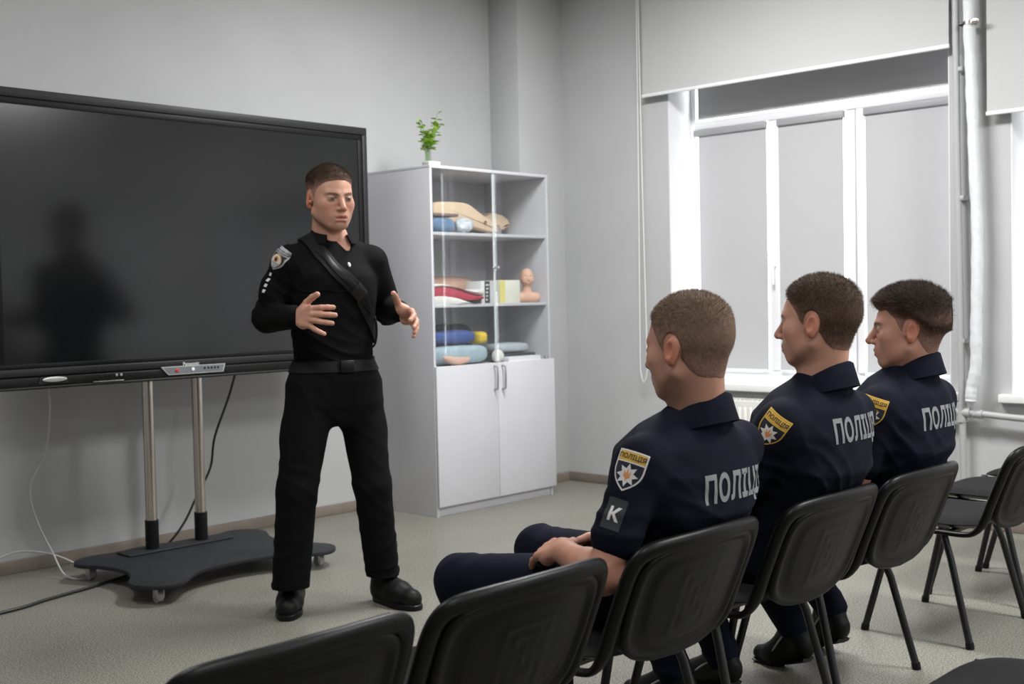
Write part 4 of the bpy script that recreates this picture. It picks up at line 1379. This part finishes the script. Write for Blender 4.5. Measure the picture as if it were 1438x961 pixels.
# sleeve pocket
shirt.ell((R_sh * .45 + R_el * .55) + view_dir(-.3, 0, .6) * .035, (.05, .05, .075), .02)
# open throat
shirt.cap(at(480, 330, 4.765), at(487, 358, 4.735), .020, .006, .006, 's')
folds(shirt, [(R_el, .18, (R_el - R_sh), .040, .011, .3), (L_el, .16, (L_el - L_sh), .038, .010, 1.2), (R_sh, .14, view_dir(1, .5, 0), .05, .008, .4), (R_sh * .5 + R_el * .5, .15, view_dir(.5, 1, 0), .05, .007, 2.4),
              (at(468, 497, 4.72), .24, view_dir(.25, 1, 0), .045, .010, .5), (at(500, 430, 4.74), .20, view_dir(.6, .8, 0), .055, .007, 1.0), (at(440, 440, 4.70), .20, view_dir(-.5, .8, 0), .055, .007, 2.0),
              (R_wr, .11, (R_wr - R_el), .030, .007, .2), (L_wr, .10, (L_wr - L_el), .030, .006, .9)])
SV, SF = shirt.mesh(.006)
SV = relax(SV, SF, 1, .4)
o_shirt = quad_object('shirt', SV - B, SF, M_BLKSHIRT, ei, label='black long-sleeved combat shirt')
def bvh_of(V, F, off=0): return BVHTree.FromPolygons([tuple(v) for v in V], [tuple(map(int, q)) for q in F])
sb = bvh_of(SV, SF)

tr = Field()
tr.loft([(at(471, 598, 4.84), .100, .095), (at(470, 568, 4.84), .180, .130), (at(470, 535, 4.84), .188, .138), (at(469, 512, 4.84), .175, .130), (at(469, 503, 4.84), .172, .126)], -lft, .03)
tr.cap(R_hip, R_kn, .100, .080, .030); tr.cap(R_kn, R_an, .080, .074, .020)
tr.cap(L_hip, L_kn, .098, .077, .030); tr.cap(L_kn, L_an, .077, .068, .020)
# cargo pockets on the outer thighs
tr.ell(R_hip * .55 + R_kn * .45 - lft * .045, (.052, .052, .10), .03); tr.ell(L_hip * .55 + L_kn * .45 + lft * .040, (.052, .052, .10), .03)
for kn, an, hp, ph in ((R_kn, R_an, R_hip, 0), (L_kn, L_an, L_hip, 1.3)):
    folds(tr, [(kn, .20, ZUP + lft * .5, .065, .010, ph), (an + ZUP * .06, .15, ZUP - lft * .4, .045, .013, ph + 1), (hp * .75 + kn * .25, .20, ZUP * .6 + lft * .7, .08, .009, ph + 2), (kn * .5 + an * .5, .18, ZUP - lft * .6, .07, .008, ph + 3)])
folds(tr, [(at(475, 575, 4.72), .16, view_dir(.4, .9, 0), .06, .004, .7)])
# bloused hem cut flat above the boot
PV, PF = tr.mesh(.006, lo=np.array([-9, -9, .115]))
PV = relax(PV, PF, 1, .4)
quad_object('trousers', PV - B, PF, M_BLKPANT, ei)

# belt and buckle
tb = bvh_of(PV, PF)
def band_around(name, centre, a, b, right, z_half, m, parent, tilt=0.0, off=.004, bvh=None, n=72):
    right = np.array(right, float); fr = np.cross(ZUP, right)
    V = []; F = []
    for i in range(n):
        t = 2 * math.pi * i / n
        d = math.cos(t) * right + math.sin(t) * fr
        for dz, o in ((-z_half, 0), (-z_half, .005), (z_half, .005), (z_half, 0)):
            c = centre + ZUP * dz
            r = math.hypot(a * math.cos(t), b * math.sin(t))
            if bvh is not None:
                hit = bvh.ray_cast(Vector(c + d * .4), Vector(-d), .4)
                if hit[0] is not None: r = max(.05, float(np.dot(np.array(hit[0]) - c, d)))
            V.append(c + d * (r + off + o - .003))
    for i in range(n):
        for k in range(4):
            F.append((i * 4 + k, ((i + 1) % n) * 4 + k, ((i + 1) % n) * 4 + (k + 1) % 4, i * 4 + (k + 1) % 4))
    return from_data(name, np.array(V) - B, F, m, parent, smooth=True, angle=50)
belt_c = at(469, 513, 4.84)
belt = band_around('belt', belt_c, .18, .135, -lft, .021, M_STRAP, ei, bvh=tb)
bk = tb.ray_cast(Vector(belt_c + fwd * .4), Vector(-fwd), .5)[0]
bk = np.array(bk) if bk is not None else belt_c + fwd * .14
q = bk + fwd * .010
bm = bmesh.new(); bm_box(bm, (-.03, -.006, -.024), (.03, .006, .024), .003)
for v in bm.verts: v.co = Vector(q + (-lft) * v.co.x + fwd * v.co.y + ZUP * v.co.z - B)
from_bm('buckle', bm, M_BLACKP, belt, smooth=True, angle=50)
# fly seam and pocket openings
def strip_on(name, bvh, pts, width, m, parent, lift=.002, thick=.003, n=None):
    """ribbon through world points, laid on a surface by nearest point"""
    p = catmull(pts, 6)
    V = []; F = []
    T = np.gradient(p, axis=0)
    for i, c in enumerate(p):
        loc, nrm, _, _ = bvh.find_nearest(Vector(c))
        loc = np.array(loc); nrm = np.array(nrm)
        t = T[i] / (np.linalg.norm(T[i]) + 1e-9)
        w = np.cross(nrm, t); w /= np.linalg.norm(w) + 1e-9
        for s, h_ in ((-1, -.003), (-1, thick), (-.5, thick * 1.25), (.5, thick * 1.25), (1, thick), (1, -.003)):
            cc = loc + w * width / 2 * s
            l2, n2, _, _ = bvh.find_nearest(Vector(cc))
            V.append(np.array(l2) + nrm * (lift + h_))
    m_ = 6
    for i in range(len(p) - 1):
        for k in range(m_ - 1):
            F.append((i * m_ + k, i * m_ + k + 1, (i + 1) * m_ + k + 1, (i + 1) * m_ + k))
    return from_data(name, np.array(V) - B, F, m, parent, smooth=True, angle=60)

# diagonal sling across the chest with buckle and pads
sling = strip_on('chest_sling', sb, [at(432, 338, 4.80), at(446, 352, 4.74), at(470, 376, 4.70), at(492, 396, 4.70), at(510, 418, 4.74), at(522, 445, 4.80), at(526, 475, 4.88)], .062, M_STRAP, ei, .004, .006)
strip_on('sling_webbing', sb, [at(446, 352, 4.74), at(470, 376, 4.70), at(492, 396, 4.70), at(510, 418, 4.74), at(520, 438, 4.80)], .026, M_BLACKP, sling, .011, .004)
strip_on('sling_slider', sb, [at(500, 404, 4.70), at(506, 411, 4.72), at(511, 418, 4.74)], .060, M_BLACKM, sling, .013, .005)
strip_on('shoulder_strap', sb, [at(418, 330, 4.86), at(426, 334, 4.78), at(438, 346, 4.74), at(446, 356, 4.74)], .045, M_STRAP, sling, .006, .006)
strip_on('chest_seam', sb, [at(420, 410, 4.66), at(450, 409, 4.66), at(480, 410, 4.68), at(505, 412, 4.72)], .008, M_BLKSHIRT, o_shirt, .001, .003)
# cord hanging at his left side
tube('hanging_cord', np.array(catmull([at(524, 440, 4.84), at(528, 452, 4.82), at(529, 468, 4.82), at(527, 482, 4.83), at(523, 488, 4.83)], 6)) - B, .0045, M_STRAP, sling, seg=7)

# collar, open at the throat
def collar(name, centre, fwd_, rx, ry, h_back, h_front, m, parent, base, gap=.35, flare=.018, tilt=.0, thick=.004, fold=True, fdrop=0.03):
    f_ = np.array(fwd_, float); f_[2] = 0; f_ /= np.linalg.norm(f_); r_ = np.cross(f_, ZUP)
    V = []; F = []; n = 56
    a0 = gap; 
    prof = 7
    for i in range(n + 1):
        t = a0 + (2 * math.pi - 2 * a0) * i / n         # angle from the front
        d = math.cos(t) * f_ + math.sin(t) * r_
        back = .5 - .5 * math.cos(t)                     # 0 front .. 1 back
        hgt = h_front + (h_back - h_front) * back
        r0 = math.hypot(rx * math.sin(t), ry * math.cos(t))
        zb = -fdrop * (1 - back) * 1.0
        c = centre + f_ * 0
        for (dr, dz) in ((-.004, -.030), (-.006, hgt * .6), (-.007, hgt), (-.001, hgt + .004), (.006, hgt), (.006 + flare * .55, hgt * .45), (.006 + flare, hgt * .05), ):
            V.append(c + d * (r0 + dr + (.010 * (1 - back) if dz > 0 else 0)) + ZUP * (dz + zb))
    for i in range(n):
        for k in range(prof - 1):
            F.append((i * prof + k, (i + 1) * prof + k, (i + 1) * prof + k + 1, i * prof + k + 1))
    return from_data(name, np.array(V) - base, F, m, parent, smooth=True)
collar('collar', at(464, 335, 4.835), fwd, .068, .072, .044, .034, M_BLKSHIRT, o_shirt, B, gap=.55, flare=.022, fdrop=.030)
button_p = at(494, 362, 4.72)
hb = sb.find_nearest(Vector(button_p))
V, F = lathe_data([(.0001, .006), (.005, .005), (.0065, .002), (.0065, -.002)], 10)
nn = np.array(hb[1]); aa = np.cross(nn, ZUP); aa /= np.linalg.norm(aa); bb = np.cross(nn, aa)
from_data('lapel_pin', np.array(hb[0]) + V[:, :1] * aa * .9 + V[:, 1:2] * bb * 2.0 + V[:, 2:] * nn - B, F, mat('white_plastic', (.8, .8, .78), .4), o_shirt)

# boots
def boot(ankle, heel, toe, name='boot', hgt=.24, wide=.052, m=None, parent=None, base=None, sole_m=None):
    m = m or M_BOOT
    d = toe - heel; d[2] = 0; Ln = np.linalg.norm(d); d = d / Ln
    s = np.cross(ZUP, d)
    f = Field()
    z = lambda p, h: np.array([p[0], p[1], h])
    f.cap(z(heel + d * .045, .045), z(heel + d * (Ln * .55), .050), .045, .050, .02)
    f.cap(z(heel + d * (Ln * .5), .044), z(toe - d * .048, .040), .049, .042, .03)
    f.cap(z(heel + d * .060, .07), z(np.array(ankle), hgt), .050, .058, .03)
    f.cap(z(heel + d * .05, .09), z(heel + d * (Ln * .6), .06), .034, .030, .03)
    folds(f, [(z(heel + d * Ln * .5, .07), .08, d, .03, .003, 0)])
    def floor_cut(X, Y, Z): return .018 - Z
    f.add(floor_cut, z(heel, .018) - .3, z(toe, .018) + .3, .004, 'i')
    V, F = f.mesh(.005)
    V = relax(V, F, 1, .4)
    o = quad_object(name, V - base, F, m, parent)
    # sole outline
    pts = []
    n = 30
    for i in range(n):
        t = 2 * math.pi * i / n
        u = .5 - .5 * math.cos(t)
        w = wide * (.78 + .30 * math.sin(min(1, max(0, u)) * 2.2)) * (1 if True else 0)
        pts.append((u, math.sin(t)))
    V = []; F = []
    for zz, g in ((.0, .97), (.006, 1.0), (.020, 1.0), (.024, .96)):
        for i in range(n):
            t = 2 * math.pi * i / n
            cx_ = -math.copysign(abs(math.cos(t)) ** .75, math.cos(t)); sy = math.copysign(abs(math.sin(t)) ** .65, math.sin(t))
            u = .5 + .5 * cx_
            w = wide * (.80 + .26 * math.exp(-((u - .68) / .25) ** 2))
            c = heel + d * (Ln * (.5 + .5 * cx_ * g)) + s * sy * w * g
            V.append((c[0], c[1], zz))
    for k in range(3):
        for i in range(n):
            F.append((k * n + i, k * n + (i + 1) % n, (k + 1) * n + (i + 1) % n, (k + 1) * n + i))
    F.append(tuple(range(n))[::-1]); F.append(tuple(3 * n + i for i in range(n)))
    from_data('sole', np.array(V) - base, F, sole_m or M_BLACKP, o, smooth=True, angle=40)
    return o
hR, tR = ground(413, 848), ground(398, 884)
tR = hR + (tR - hR) / np.linalg.norm(tR - hR) * .285
hL, tL = ground(527, 842), ground(588, 858)
tL = hL + (tL - hL) / np.linalg.norm(tL - hL) * .285
boot(R_an, hR, tR, parent=ei, base=B)
boot(L_an, hL, tL, parent=ei, base=B)

# head, neck, hands: one skin mesh with the trunk beneath the clothes
TONE_I = (.50, .265, .185)
hf = head_field(jaw=1.02, neck_back=(0, -.035, -.20), neck_r=.058, mouth_open=.005)
fr = head_frame(at(464, 279, 4.80), view_dir(.54, -.13, .80), ZUP, 1.10, roll=.02)
sk, hr = build_head(hf, TONE_I, (.080, .050, .032), fr, hair_top=.010, hair_side=.0008, fade=.085, seed=11, stubble=.14, front_lift=.003, side_dens=.22)
def hand_mesh(wr, el, F_, T_, side, **kw):
    f = Field()
    d = (wr - el) / np.linalg.norm(wr - el)
    f.cap(wr - d * .06, wr + d * .0, .030, .027, .01)
    add_hand(f, wr + d * .012, F_, T_, side, **kw)
    V, F = f.mesh(.0025)
    return relax(V, F, 1, .3), F
pieces = [sk]
def skin_col(V, tone, seed, tips=None):
    C = np.tile(np.array(tone), (len(V), 1)) * (1 + .10 * vnoise(V, 70, seed)[:, None])
    if tips is not None:
        for t in tips:
            m = np.exp(-(np.linalg.norm(V - t, axis=1) / .016) ** 2)
            C = C * (1 - .4 * m[:, None]) + .4 * m[:, None] * np.array(tone) * np.array([1.02, .74, .72])
    return C
HT = (.52, .27, .19)
V, F = hand_mesh(R_wr, R_el, view_dir(.72, .00, .70), view_dir(.15, .97, .05), 'R', curl=(.42, .38, .40, .30), spread=(.12, .0, -.14, -.50), size=1.06, thumb=(.62, .62, -.05), thumb_bend=.45)
pieces.append((V, F, skin_col(V, HT, 3)))
V, F = hand_mesh(L_wr, L_el, view_dir(.62, -.30, .70), view_dir(-.45, .88, .10), 'L', curl=(.45, .40, .40, .40), spread=(.10, .0, -.12, -.34), size=1.06, thumb=(.25, .90, .20), thumb_bend=.15)
pieces.append((V, F, skin_col(V, HT, 4)))
trunk = Field()
trunk.loft([(c, a * .86, b * .86) for c, a, b in st], -lft, .02)
trunk.cap(at(474, 330, 4.83), at(484, 360, 4.815), .040, .036, .02)
trunk.cap(R_sh, R_el, .045, .040, .02); trunk.cap(R_el, R_wr, .040, .028, .02); trunk.cap(L_sh, L_el, .045, .040, .02); trunk.cap(L_el, L_wr, .040, .028, .02)
trunk.cap(R_hip, R_kn, .080, .055, .03); trunk.cap(R_kn, R_kn * .3 + R_an * .7, .050, .038, .02); trunk.cap(L_hip, L_kn, .080, .055, .03); trunk.cap(L_kn, L_kn * .3 + L_an * .7, .050, .038, .02)
V, F = trunk.mesh(.010)
pieces.append((V, F, np.tile(np.array(TONE_I), (len(V), 1))))
def join(pieces):
    off = 0; Vs = []; Fs = []; Cs = []
    for V, F, C in pieces:
        Vs.append(V); Fs.append(F + off); Cs.append(C); off += len(V)
    return np.concatenate(Vs), np.concatenate(Fs), np.concatenate(Cs)
V, F, C = join(pieces)
quad_object('body', V - B, F, M_SKIN, ei, colors=C)
quad_object('hair', hr[0] - B, hr[1], M_HAIR, ei, colors=hr[2], label='short brown cropped hair with faded sides')

# sleeve shield and rank lozenges on his right upper arm
arm_up = (R_sh - R_el) / np.linalg.norm(R_sh - R_el)
pn = view_dir(-.60, .15, .78)
pr = np.cross(arm_up, pn); pr /= np.linalg.norm(pr)
pc = at(388, 364, 4.66)
tv, tf = text_mesh('ПОЛІЦІЯ', .016, .0005)
v1, f1 = shield(.074, .092); v2, f2 = shield(.074, .092, .004)
layers = [(v1, f1, M_PATCHG), (*poly([(-.030, .022), (.030, .022), (.030, .012), (-.030, .012)]), M_PATCHB)]
ring = lambda r, c: poly([(c[0] + r * math.cos(t), c[1] + r * math.sin(t)) for t in np.linspace(0, 2 * math.pi, 24, endpoint=False)])
layers = [(v1, f1, M_PATCHG), (*shield(.070, .086, .003), M_PATCHB), (*poly([(-.034, .042), (.034, .042), (.034, .022), (-.034, .022)]), M_PATCHG),
          (np.array(tv) + [0, .026], tf, M_PATCHN), (*ring(.026, (0, -.004)), M_PATCHY), (*ring(.0225, (0, -.004)), M_PATCHW), (*ring(.012, (0, .000)), M_PATCHO),
          (*poly([(-.007, .008), (-.004, .002), (0, .010), (.004, .002), (.007, .008), (.005, -.008), (-.005, -.008)]), M_PATCHB),
          (*poly([(-.024, -.012), (.024, -.012), (.021, -.019), (-.021, -.019)]), M_PATCHG), (*poly([(-.018, -.022), (.018, -.022), (.010, -.034), (-.010, -.034)]), M_PATCHG)]
multi_wrap('sleeve_shield', sb, layers, pc, pr, arm_up, ei, base=B)
for k in range(4):
    c = at(377.5 - 2.6 * k, 385 + 7.9 * k, 4.68)
    multi_wrap('rank_lozenge', sb, [(*poly([(-.006, -.0075), (.006, -.0055), (.006, .0075), (-.006, .0055)]), M_PATCHW)], c, pr, arm_up, ei, base=B)

# ================================================================== THE THREE SEATED OFFICERS
M_NAVY = mat('navy_polo_cloth', (.0062, .0075, .0150), .85, bump=(300, .25, .0012), noise=(12, .15), spec=.10)
M_NAVYT = mat('navy_trouser_cloth', (.0058, .0070, .0155), .85, bump=(260, .3, .0012), noise=(9, .15), spec=.10)
M_PRINT = mat('grey_reflective_print', (.20, .205, .215), .6)
M_SHOE = mat('black_shoe', (.006, .006, .0065), .5, spec=.2)
M_SHOEW = mat('grey_shoe_trim', (.35, .35, .35), .5)

def officer(px, dz, label, head, hair, tone, knees, feet, patch_dx=0.0, tab=False, arm=None, text_z=.80, text_x=.05, slv=.82, seed=1, sc=1.0):
    Bp = np.array([px, 1.80, 0.0])
    e = empty('person', Bp, label, 'person', 'seated officers in navy polo shirts')
    X = lambda x, y, z: np.array([px + x, y, z])
    tz = lambda z: z if z < .6 else z + dz * (z - .6) / .38
    fy = np.array([0, 1.0, 0])
    st = [(X(0, 1.800, .45), .164, .118), (X(0, 1.790, .54), .172, .125), (X(0, 1.732, tz(.66)), .174, .124), (X(0, 1.692, tz(.77)), .204, .148), (X(0, 1.678, tz(.86)), .212, .132),
          (X(0, 1.662, tz(.915)), .158, .104), (X(0, 1.650, tz(.950)), .088, .076), (X(0, 1.640, tz(.978)), .068, .066)]
    Ls, Le, Lw = X(-.200, 1.662, tz(.866)), X(*arm[0]), X(*arm[1])
    Rs, Re, Rw = X(.200, 1.662, tz(.866)), X(*arm[2]), X(*arm[3])
    f = Field()
    f.loft(st, (1, 0, 0), .02, 2.7)
    for sh, el in ((Ls, Le), (Rs, Re)):
        f.cap(X(0, 1.652, tz(.915)) + (sh - X(0, 1.662, tz(.866))) * .25, sh, .042, .054, .04)
        d = el - sh
        f.cap(sh, sh + d * (slv - .06), .060, .057, .03)
        f.cap(sh + d * (slv - .10), sh + d * slv, .058, .060, .010)
    sdz = tz(.80)
    folds(f, [(X(-.08, 1.57, sdz - .06), .20, (1, 0, 1.2), .06, .008, seed), (X(.10, 1.58, sdz - .10), .20, (-.6, 0, 1), .06, .008, seed + 1), (Ls * .5 + Le * .5, .14, Le - Ls, .045, .008, seed + 2),
              (X(-.16, 1.64, sdz - .03), .14, (1, .3, 1), .05, .009, seed + 3), (X(.0, 1.62, .62), .22, (0, 0, 1), .05, .010, seed + 4), (X(-.12, 1.70, .68), .2, (0, .5, 1), .05, .009, seed + 5)])
    V, F = f.mesh(.006)
    V = relax(V, F, 1, .4)
    shirt = quad_object('shirt', V - Bp, F, M_NAVY, e, label='navy polo shirt')
    bv = bvh_of(V, F)
    collar('collar', X(0, 1.642, tz(.948)), fy, .070, .073, .066, .036, M_NAVY, shirt, Bp, gap=.30, flare=.018, fdrop=.050)
    # trousers
    t = Field()
    t.loft([(X(0, 1.815, .425), .150, .115), (X(0, 1.805, .48), .170, .128), (X(0, 1.790, .56), .166, .122), (X(0, 1.770, .60), .160, .112)], (1, 0, 0), .03)
    for sgn, kn, ft in ((-1, knees[0], feet[0]), (1, knees[1], feet[1])):
        hp = X(sgn * .092, 1.83, .522); kn = X(*kn); an = X(ft[0], ft[1], ft[2])
        t.cap(hp, kn, .092, .070, .03); t.cap(kn, an, .066, .056, .025)
        folds(t, [(kn, .15, (0, 1, .4), .05, .009, seed + sgn), (hp, .18, (.4, 1, 0), .06, .008, seed + 2 + sgn), (an, .12, (0, .2, 1), .045, .010, seed)])
    TV_, TF = t.mesh(.0065)
    TV_ = relax(TV_, TF, 1, .4)
    quad_object('trousers', TV_ - Bp, TF, M_NAVYT, e)
    # shoes
    for ft in feet:
        an = X(ft[0], ft[1], ft[2]); toe = X(ft[0] + ft[3], ft[1] + ft[4], .0)
        g = Field()
        hd = toe - an; hd[2] = 0; hd /= np.linalg.norm(hd)
        ball = toe - hd * .055 + ZUP * .032; heel = an - hd * .035 - ZUP * (.052 if an[2] < .13 else .075)
        heel[2] = max(heel[2], .032)
        g.cap(heel, ball, .034, .038, .02); g.cap(ball, toe + ZUP * .030, .037, .028, .02); g.cap(heel + ZUP * .02, an, .036, .042, .02); g.cap(an, ball + ZUP * .012, .036, .028, .03)
        sv, sf = g.mesh(.005)
        sv = relax(sv, sf, 1, .4); sv[:, 2] = np.maximum(sv[:, 2], .001)
        so = quad_object('shoe', sv - Bp, sf, M_SHOE, e)
        p = np.array([heel - ZUP * .030 - hd * .02, (heel + ball) / 2 - ZUP * .032, ball - ZUP * .030, toe + hd * .018 + ZUP * .006])
        p[:, 2] = np.maximum(p[:, 2], .009)
        tube('shoe_sole', catmull(p, 4) - Bp, .009, M_BLACKP, so, seg=8, flat=(3.6, np.cross(ZUP, hd)))
        sd = np.cross(ZUP, hd)
        for w in (-1, 1):
            q = [an + sd * w * .036 - ZUP * .012, (an + ball) / 2 + sd * w * .038 - ZUP * .002, ball + sd * w * .037]
            tube('shoe_stripe', catmull(q, 4) - Bp, .003, M_SHOEW, so, seg=5)
    # skin: head and neck, bare forearms and hands, trunk beneath
    hp_, hfwd, hsc, hroll = head
    fr = head_frame(X(*hp_), hfwd, ZUP, hsc, hroll)
    o_, R_, s_ = fr
    nb = R_.T @ (X(0, 1.640, tz(.95)) - o_) / s_
    hf = head_field(jaw=hair.get('jaw', 1.0), neck_back=nb, neck_r=.057, lips=.95)
    kw = {k: v for k, v in hair.items() if k not in ('jaw', 'col')}
    sk, hr = build_head(hf, tone, hair['col'], fr, seed=seed * 7, **kw)
    pcs = [sk]
    for (sh, el, wr, side, sgn) in ((Ls, Le, Lw, 'L', -1), (Rs, Re, Rw, 'R', 1)):
        a = Field()
        a.cap(sh + (el - sh) * .40, el, .046, .041, .02); a.cap(el, el + (wr - el) * .35, .041, .043, .02); a.cap(el + (wr - el) * .35, wr, .043, .029, .02)
        d = wr - el; d /= np.linalg.norm(d)
        Fd = d + np.array([-.15 * sgn, .25, -.30]); Td = np.array([-sgn * .9, .35, .25])
        add_hand(a, wr + d * .02, Fd, Td, side, curl=(.28, .30, .32, .34), spread=(.10, .02, -.06, -.16), size=1.03, thumb=(.75, .62, .15), thumb_bend=.2)
        av, af = a.mesh(.0032)
        av = relax(av, af, 1, .35)
        C = skin_col(av, np.array(tone) * np.array([.98, .92, .88]), seed + 5)
        pcs.append((av, af, C))
    tk = Field()
    tk.loft([(c, a * .84, b * .84) for c, a, b in st], (1, 0, 0), .02)
    for sgn, kn, ft in ((-1, knees[0], feet[0]), (1, knees[1], feet[1])):
        tk.cap(X(sgn * .092, 1.83, .522), X(*kn), .070, .052, .03); tk.cap(X(*kn), X(ft[0], ft[1], ft[2]), .050, .034, .02)
    tk.cap(Ls, Ls + (Le - Ls) * .6, .044, .044, .02); tk.cap(Rs, Rs + (Re - Rs) * .6, .044, .044, .02)
    v, q = tk.mesh(.014)
    pcs.append((v, q, np.tile(np.array(tone), (len(v), 1))))
    v, q, C = join(pcs)
    quad_object('body', v - Bp, q, M_SKIN, e, colors=C)
    quad_object('hair', hr[0] - Bp, hr[1], M_HAIR, e, colors=hr[2])
    # word across the back
    tv, tf = text_mesh('ПОЛІЦІЯ', .1, .0035, 1.08)
    tv = tv - [0, tv[:, 1].min()]
    w = tv[:, 0].max() - tv[:, 0].min(); h = np.median(sorted(tv[:, 1])[-20:])
    tv = (tv - [(tv[:, 0].max() + tv[:, 0].min()) / 2, h / 2]) * [.285 / w, .082 / h]
    wv, wf = wrap(bv, tv, tf, X(text_x, 1.55, text_z), (1, 0, 0), (0, .10, 1), .0015, .008, .2, .2)
    from_data('back_lettering', wv - Bp, wf, M_PRINT, shirt, smooth=True, label='grey reflective police lettering')
    # shield patches on both sleeves
    for sgn, sh, el in ((-1, Ls, Le), (1, Rs, Re)):
        au = (sh - el) / np.linalg.norm(sh - el)
        n = np.array([sgn * .90, -.38 if sgn < 0 else -.1, .12]); r = np.cross(au, n); r /= np.linalg.norm(r)
        c = sh + (el - sh) * .05 + np.array([sgn * .06, -.012, 0])
        pt, pf = text_mesh('ПОЛІЦІЯ', .0175, .0003)
        pt = pt * [.88, .90] + [0, .0270]
        W_ = .074; Hh = .094
        head_ = poly([(-W_ / 2 + .004, Hh / 2 - .004), (W_ / 2 - .004, Hh / 2 - .004), (W_ / 2 - .004, Hh / 2 - .026), (-W_ / 2 + .004, Hh / 2 - .026)])
        edge_m = M_PATCHW if tab else M_PATCHY
        L = [(*shield(W_, Hh), edge_m), (*shield(W_, Hh, .0035), M_PATCHN), (*head_, M_PATCHY), (*poly([(-W_ / 2 + .0025, Hh / 2 - .026), (W_ / 2 - .0025, Hh / 2 - .026), (W_ / 2 - .0025, Hh / 2 - .029), (-W_ / 2 + .0025, Hh / 2 - .029)]), edge_m),
             (pt, pf, M_PATCHN), (*star(8, .027, .0155, (0, -.010)), M_PATCHW),
             (*poly([(-.0085, .001), (-.0060, -.004), (-.0045, -.006), (-.0022, -.006), (-.0015, .001), (0, .006), (.0015, .001), (.0022, -.006), (.0045, -.006), (.0060, -.004), (.0085, .001), (.0080, -.014), (.003, -.017), (0, -.024), (-.003, -.017), (-.0080, -.014)]), M_PATCHO)]
        multi_wrap('sleeve_shield', bv, L, c, r, au, shirt, base=Bp)
        if tab and sgn < 0:
            c2 = sh + (el - sh) * .42 + np.array([sgn * .06, -.012, 0])
            kt, kf = text_mesh('К', .042, .0016)
            kt = kt - [0, .015]
            rt2 = r
            multi_wrap('sleeve_tab', bv, [(*poly([(-.024, -.036), (.024, -.036), (.024, .036), (-.024, .036)]), mat('charcoal_tab', (.022, .026, .032), .8)), (kt, kf, M_PATCHW)], c2, rt2, au, shirt, base=Bp)
    return e

officer(2.380, .0, 'seated officer with close-cropped fair hair and a K sleeve tab',
        ((-.033, 1.648, 1.124), (.03, .99, -.10), 1.08, .0), dict(col=(.20, .132, .088), hair_top=.007, hair_side=.0025, fade=.085, side_dens=.75, stubble=.05), (.45, .235, .165),
        ((-.20, 2.275, .500), (.13, 2.29, .525)), ((-.16, 2.22, .10, .0, .17), (.13, 2.24, .10, .02, .17)),
        tab=True, slv=.66, arm=((-.305, 1.700, .615), (-.235, 1.875, .632), (.220, 1.76, .66), (.10, 1.93, .625)), text_z=.790, text_x=.042, seed=3)
officer(2.990, .045, 'seated officer with cropped brown hair between the two other officers',
        ((-.018, 1.650, 1.166), (-.14, .98, -.03), 1.06, .0), dict(col=(.088, .056, .036), hair_top=.009, hair_side=.0045, strand_len=(.005, .009), fade=.045, side_dens=.9, stubble=.05, jaw=.98), (.49, .262, .185),
        ((-.13, 2.28, .505), (.14, 2.28, .51)), ((-.10, 2.10, .12, .0, .16), (.13, 2.08, .12, .03, .16)),
        arm=((-.225, 1.80, .70), (-.14, 2.00, .655), (.190, 1.84, .68), (.12, 2.02, .655)), text_z=.868, text_x=.045, seed=5)
officer(3.555, .045, 'seated officer with a longer brown fringe and shaved neck',
        ((-.020, 1.650, 1.128), (-.36, .93, -.02), 1.07, .0), dict(col=(.036, .022, .015), hair_top=.022, hair_side=.0016, fade=.085, side_dens=.55, stubble=.03, strand_len=(.003, .012), comb=.5, back_low=.05, strands=20000, fringe=.010, tousle=.004, front_lift=.004, top_ramp=(.030, .068)), (.49, .255, .185),
        ((-.12, 2.27, .505), (.12, 2.28, .51)), ((-.10, 2.02, .15, .01, .13), (.15, 2.02, .16, .03, .13)),
        arm=((-.235, 1.72, .69), (-.16, 1.95, .655), (.26, 1.72, .69), (.17, 1.96, .655)), text_z=.852, text_x=.028, seed=8)

# infant bust on the middle shelf
f = Field()
f.ell((0, 0, .165), (.040, .046, .050), 0); f.ell((0, -.012, .140), (.036, .036, .036), .02); f.ell((0, -.042, .150), (.007, .009, .007), .008)
f.ell((0, -.040, .130), (.012, .008, .007), .006, 'u'); f.ell((0, -.048, .130), (.009, .008, .0045), .003, 's')
for s_ in (-1, 1):
    f.ell((s_ * .016, -.046, .162), (.009, .007, .005), .006, 's'); f.ell((s_ * .041, .004, .150), (.005, .009, .012), .004); f.ell((s_ * .022, -.028, .138), (.014, .014, .014), .012)
f.cap((0, .004, .12), (0, .006, .05), .026, .030, .02); f.cap((-.055, .006, .032), (.055, .006, .032), .032, .032, .02)
f.add(lambda X, Y, Z: .001 - Z, (-.2, -.2, 0), (.2, .2, .05), .003, 'i')
v, q = f.mesh(.003)
o = quad_object('infant_manikin', relax(v, q, 1, .4), q, M_INF, None, label='pink infant head and shoulders manikin on middle shelf', cat='manikin')
o.location = (5.492, 5.075, S2)
o.rotation_euler = (0, 0, -.60)
